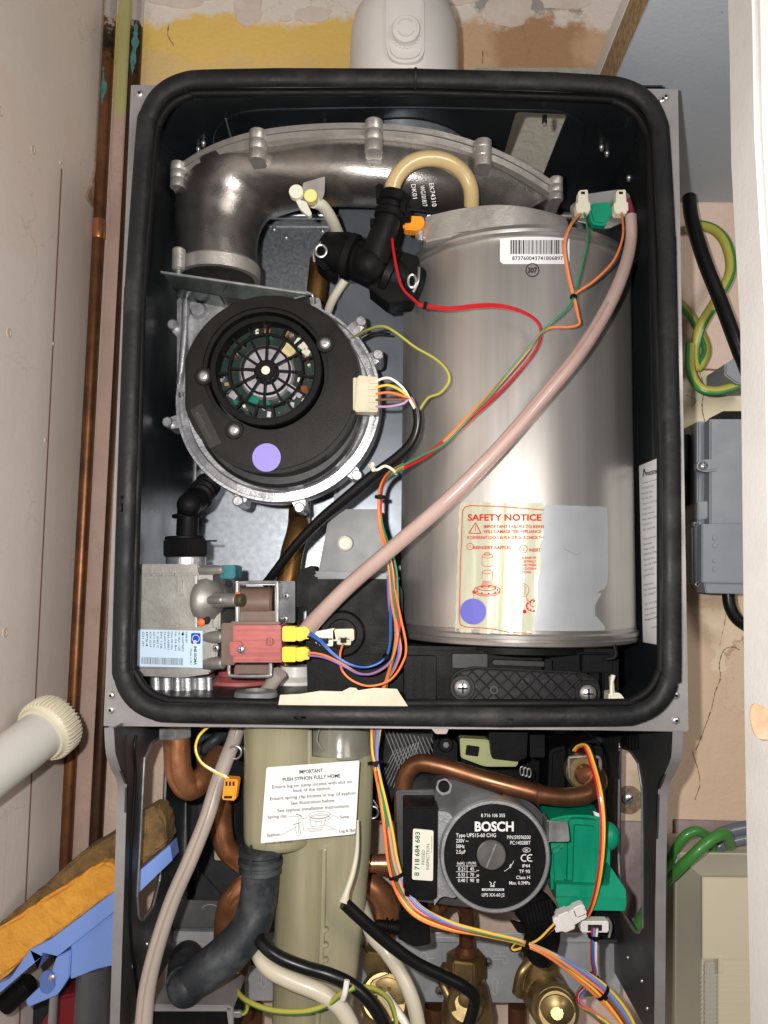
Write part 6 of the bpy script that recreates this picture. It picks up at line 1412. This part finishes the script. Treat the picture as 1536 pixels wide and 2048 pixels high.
# junction box on the right
t = thing('junction_box', 'grey plastic junction box on the wall right of the boiler', 'electrical box', A(1430, 1190, .2)); Yj = .19
b = M(boxgrey); b.plate(rpoly([(1395, 842), (1560, 842), (1560, 1052), (1395, 1052)], 4), Yj, .06, .002); b.plate(rpoly([(1420, 838), (1560, 838), (1560, 1050), (1420, 1050)], 4), Yj-.015, .02, .002)
b.plate(rpoly([(1384, 1050), (1560, 1050), (1560, 1172), (1386, 1168)], 4), Yj-.004, .06, .002); b.plate(rpoly([(1404, 1048), (1560, 1048), (1560, 1168), (1404, 1165)], 3), Yj-.018, .02, .002); b.plate(rpoly([(1408, 1162), (1560, 1162), (1560, 1190), (1412, 1186)], 3), Yj-.012, .03, .002)
b.plate(rpoly([(1396, 1005), (1425, 1000), (1428, 1035), (1396, 1040)], 4), Yj-.010, .02, .002)
b.build('box_shell', parent=t)
b = M(blackp); b.box(1362, 868, 1398, 1010, Yj+.02, .04, .002); b.plate(rpoly([(1425, 842), (1445, 822), (1560, 822), (1560, 842)], 4), Yj-.004, .03, .002); b.build('back_plate', parent=t)
b = M(boxgrey); b.plate(rpoly([(1395, 925), (1412, 918), (1440, 920), (1440, 940), (1412, 944), (1395, 938)], 5), Yj-.020, .012, .002); b.use(screwm).screw(1408, 931, Yj-.020, 9); b.recess(1408, 931, Yj-.02, 9, ink); b.build('lid_latch', parent=t)
for x, y in ((1390, 1049), (1394, 1168)): screws('lid_screw', [(x, y, Yj-.005)], t, 6)
b = M(boxgrey)
for y in (1076, 1091, 1121, 1138): b.disc(1430, y, Yj-.0187, 5, .001, 20, .0003)
b.build('knockout', parent=t)
b = M(boxgrey); b.plate(rpoly([(1450, 728), (1475, 712), (1540, 712), (1540, 770), (1475, 768), (1450, 750)], 4), Yj, .05, .002); tag(b.build('cable_clamp'), 'small grey cable clamp on the wall above the junction box', 'clamp')
cable('flex_cable', 'thick black cable slanting down the wall right of the boiler top', [(1378, 395, .22), (1384, 440, .21), (1408, 520, .20), (1440, 600, .195), (1470, 680, .19), (1500, 760, .19)], 14, WIRE['black'], 'black cables on the right wall')
cable('flex_cable', 'black cable curving out from under the grey junction box', [(1456, 1180, .20), (1460, 1212, .20), (1476, 1240, .20), (1510, 1262, .2)], 12, WIRE['black'], 'black cables on the right wall')
twotone('yellow green earth cable looping on the wall right of the boiler', [(1352, 600, .25), (1380, 630, .24), (1408, 680, .235), (1412, 710, .235), (1394, 735, .235), (1388, 700, .23), (1402, 650, .225), (1438, 590, .22), (1460, 540, .22), (1452, 490, .225), (1430, 462, .235), (1400, 452, .245), (1370, 455, .25)], 9.5)
twotone('yellow green earth cable bending into the grey cable clamp', [(1380, 690, .21), (1380, 740, .205), (1398, 774, .2), (1430, 782, .2), (1470, 772, .2), (1490, 760, .2)], 9.5)
# masonry screw seen through the slot
b = M(galv2); b.screw(1258, 1597, YW-.003, 12); b.recess(1258, 1597, YW-.003, 12, ink, 'slot', 35); b.use(mat("rust_mark", (.14, .08, .05), 0, .9, (.3, .22, .15), 200)); b.disc(1258, 1600, YW-.0006, 27, .0005, 24, 0)
tag(b.build('wall_screw'), 'slotted wall screw seen through the right side slot', 'screw')
b = M(mat("grey_pad", (.34, .27, .26), 0, .8, (.26, .20, .19), 50)); b.plate([(1236, 1643), (1330, 1645), (1330, 1860), (1236, 1860)], YW-.005, .004, .0005); b.plate([(1350, 1640), (1560, 1646), (1560, 1740), (1350, 1740)], YW-.005, .004, .0005); tag(b.build('skirting_strip', smooth=False), kind='structure')
# cream trunking box
t = thing('consumer_unit', 'cream plastic electrical enclosure at the bottom right of the wall', 'electrical box', A(1430, 2100, .2)); Yq = .17
b = M(boxcream); b.plate([(1352, 1706), (1600, 1708), (1600, 2140), (1350, 2140)], Yq+.02, .06, .0015)
v0, v1 = [A(x, y, Yq+.018) for x, y in ((1354, 1708), (1600, 1710), (1600, 2140), (1352, 2140))], [A(x, y, Yq-.015) for x, y in ((1404, 1754), (1600, 1756), (1600, 2140), (1402, 2140))]
fv = [b.bm.verts.new(p) for p in v0]; bv = [b.bm.verts.new(p) for p in v1]
b.face((fv[0], fv[1], bv[1], bv[0])); b.face((fv[3], fv[0], bv[0], bv[3]))
b.face((bv[0], bv[1], bv[2], bv[3]))
b.build('enclosure', parent=t, smooth=False)
b = M(mat("cream_cover", (.60, .54, .40), 0, .45)); b.plate(rpoly([(1405, 1755), (1600, 1757), (1600, 1920), (1405, 1918)], 2), Yq-.020, .006, .001); b.plate([(1436, 1918), (1600, 1920), (1600, 2140), (1436, 2140)], Yq-.019, .006, .0006); b.plate(rpoly([(1437, 1916), (1446, 1916), (1446, 1948), (1437, 1948)], 2), Yq-.022, .003, .0006)
for i in range(16): b.box(1438, 1928+i*11, 1600, 1929.5+i*11, Yq-.0193, .002, 0)
b.build('cover', parent=t)
b = M(mat("ribbed_grey", (.42, .40, .34), 0, .5)); b.box(1408, 1922, 1436, 2140, Yq-.016, .004, .001)
for i in range(20): b.box(1409, 1930+i*9, 1435, 1936+i*9, Yq-.017, .002, .0004)
for i in range(12): b.plate([(1400, 1950+i*9), (1407, 1955+i*9), (1407, 1957+i*9), (1400, 1952+i*9)], Yq-.017, .002, 0)
b.build('vent_grille', parent=t)
gcm = mat("green_cable", (.05, .22, .04), 0, .4, coat=.2)
cable('green_cable', 'upper green cable arching above the cream enclosure', [(1330, 1740, .2), (1350, 1700, .19), (1370, 1672, .185), (1395, 1662, .185), (1418, 1676, .19), (1428, 1700, .2)], 9, gcm, 'green earth cables')
cable('green_cable', 'lower green cable running across the enclosure corner down behind the boiler', [(1262, 1890, .24), (1280, 1840, .235), (1318, 1780, .21), (1350, 1745, .165), (1385, 1712, .15), (1420, 1680, .15), (1450, 1668, .16), (1460, 1690, .18)], 9.5, gcm, 'green earth cables')
for i, (dy, lab) in enumerate(((0, 'upper thick grey cable entering the enclosure at the right'), (22, 'lower thick grey cable entering the enclosure at the right'))):
    cable('grey_sheathed_cable', lab, [(1420, 1700+dy*.2, .21), (1436, 1672+dy, .2), (1466, 1660+dy, .2), (1510, 1652+dy, .2), (1560, 1650+dy, .2)], 12, WIRE['grey'], 'grey cables above the enclosure')
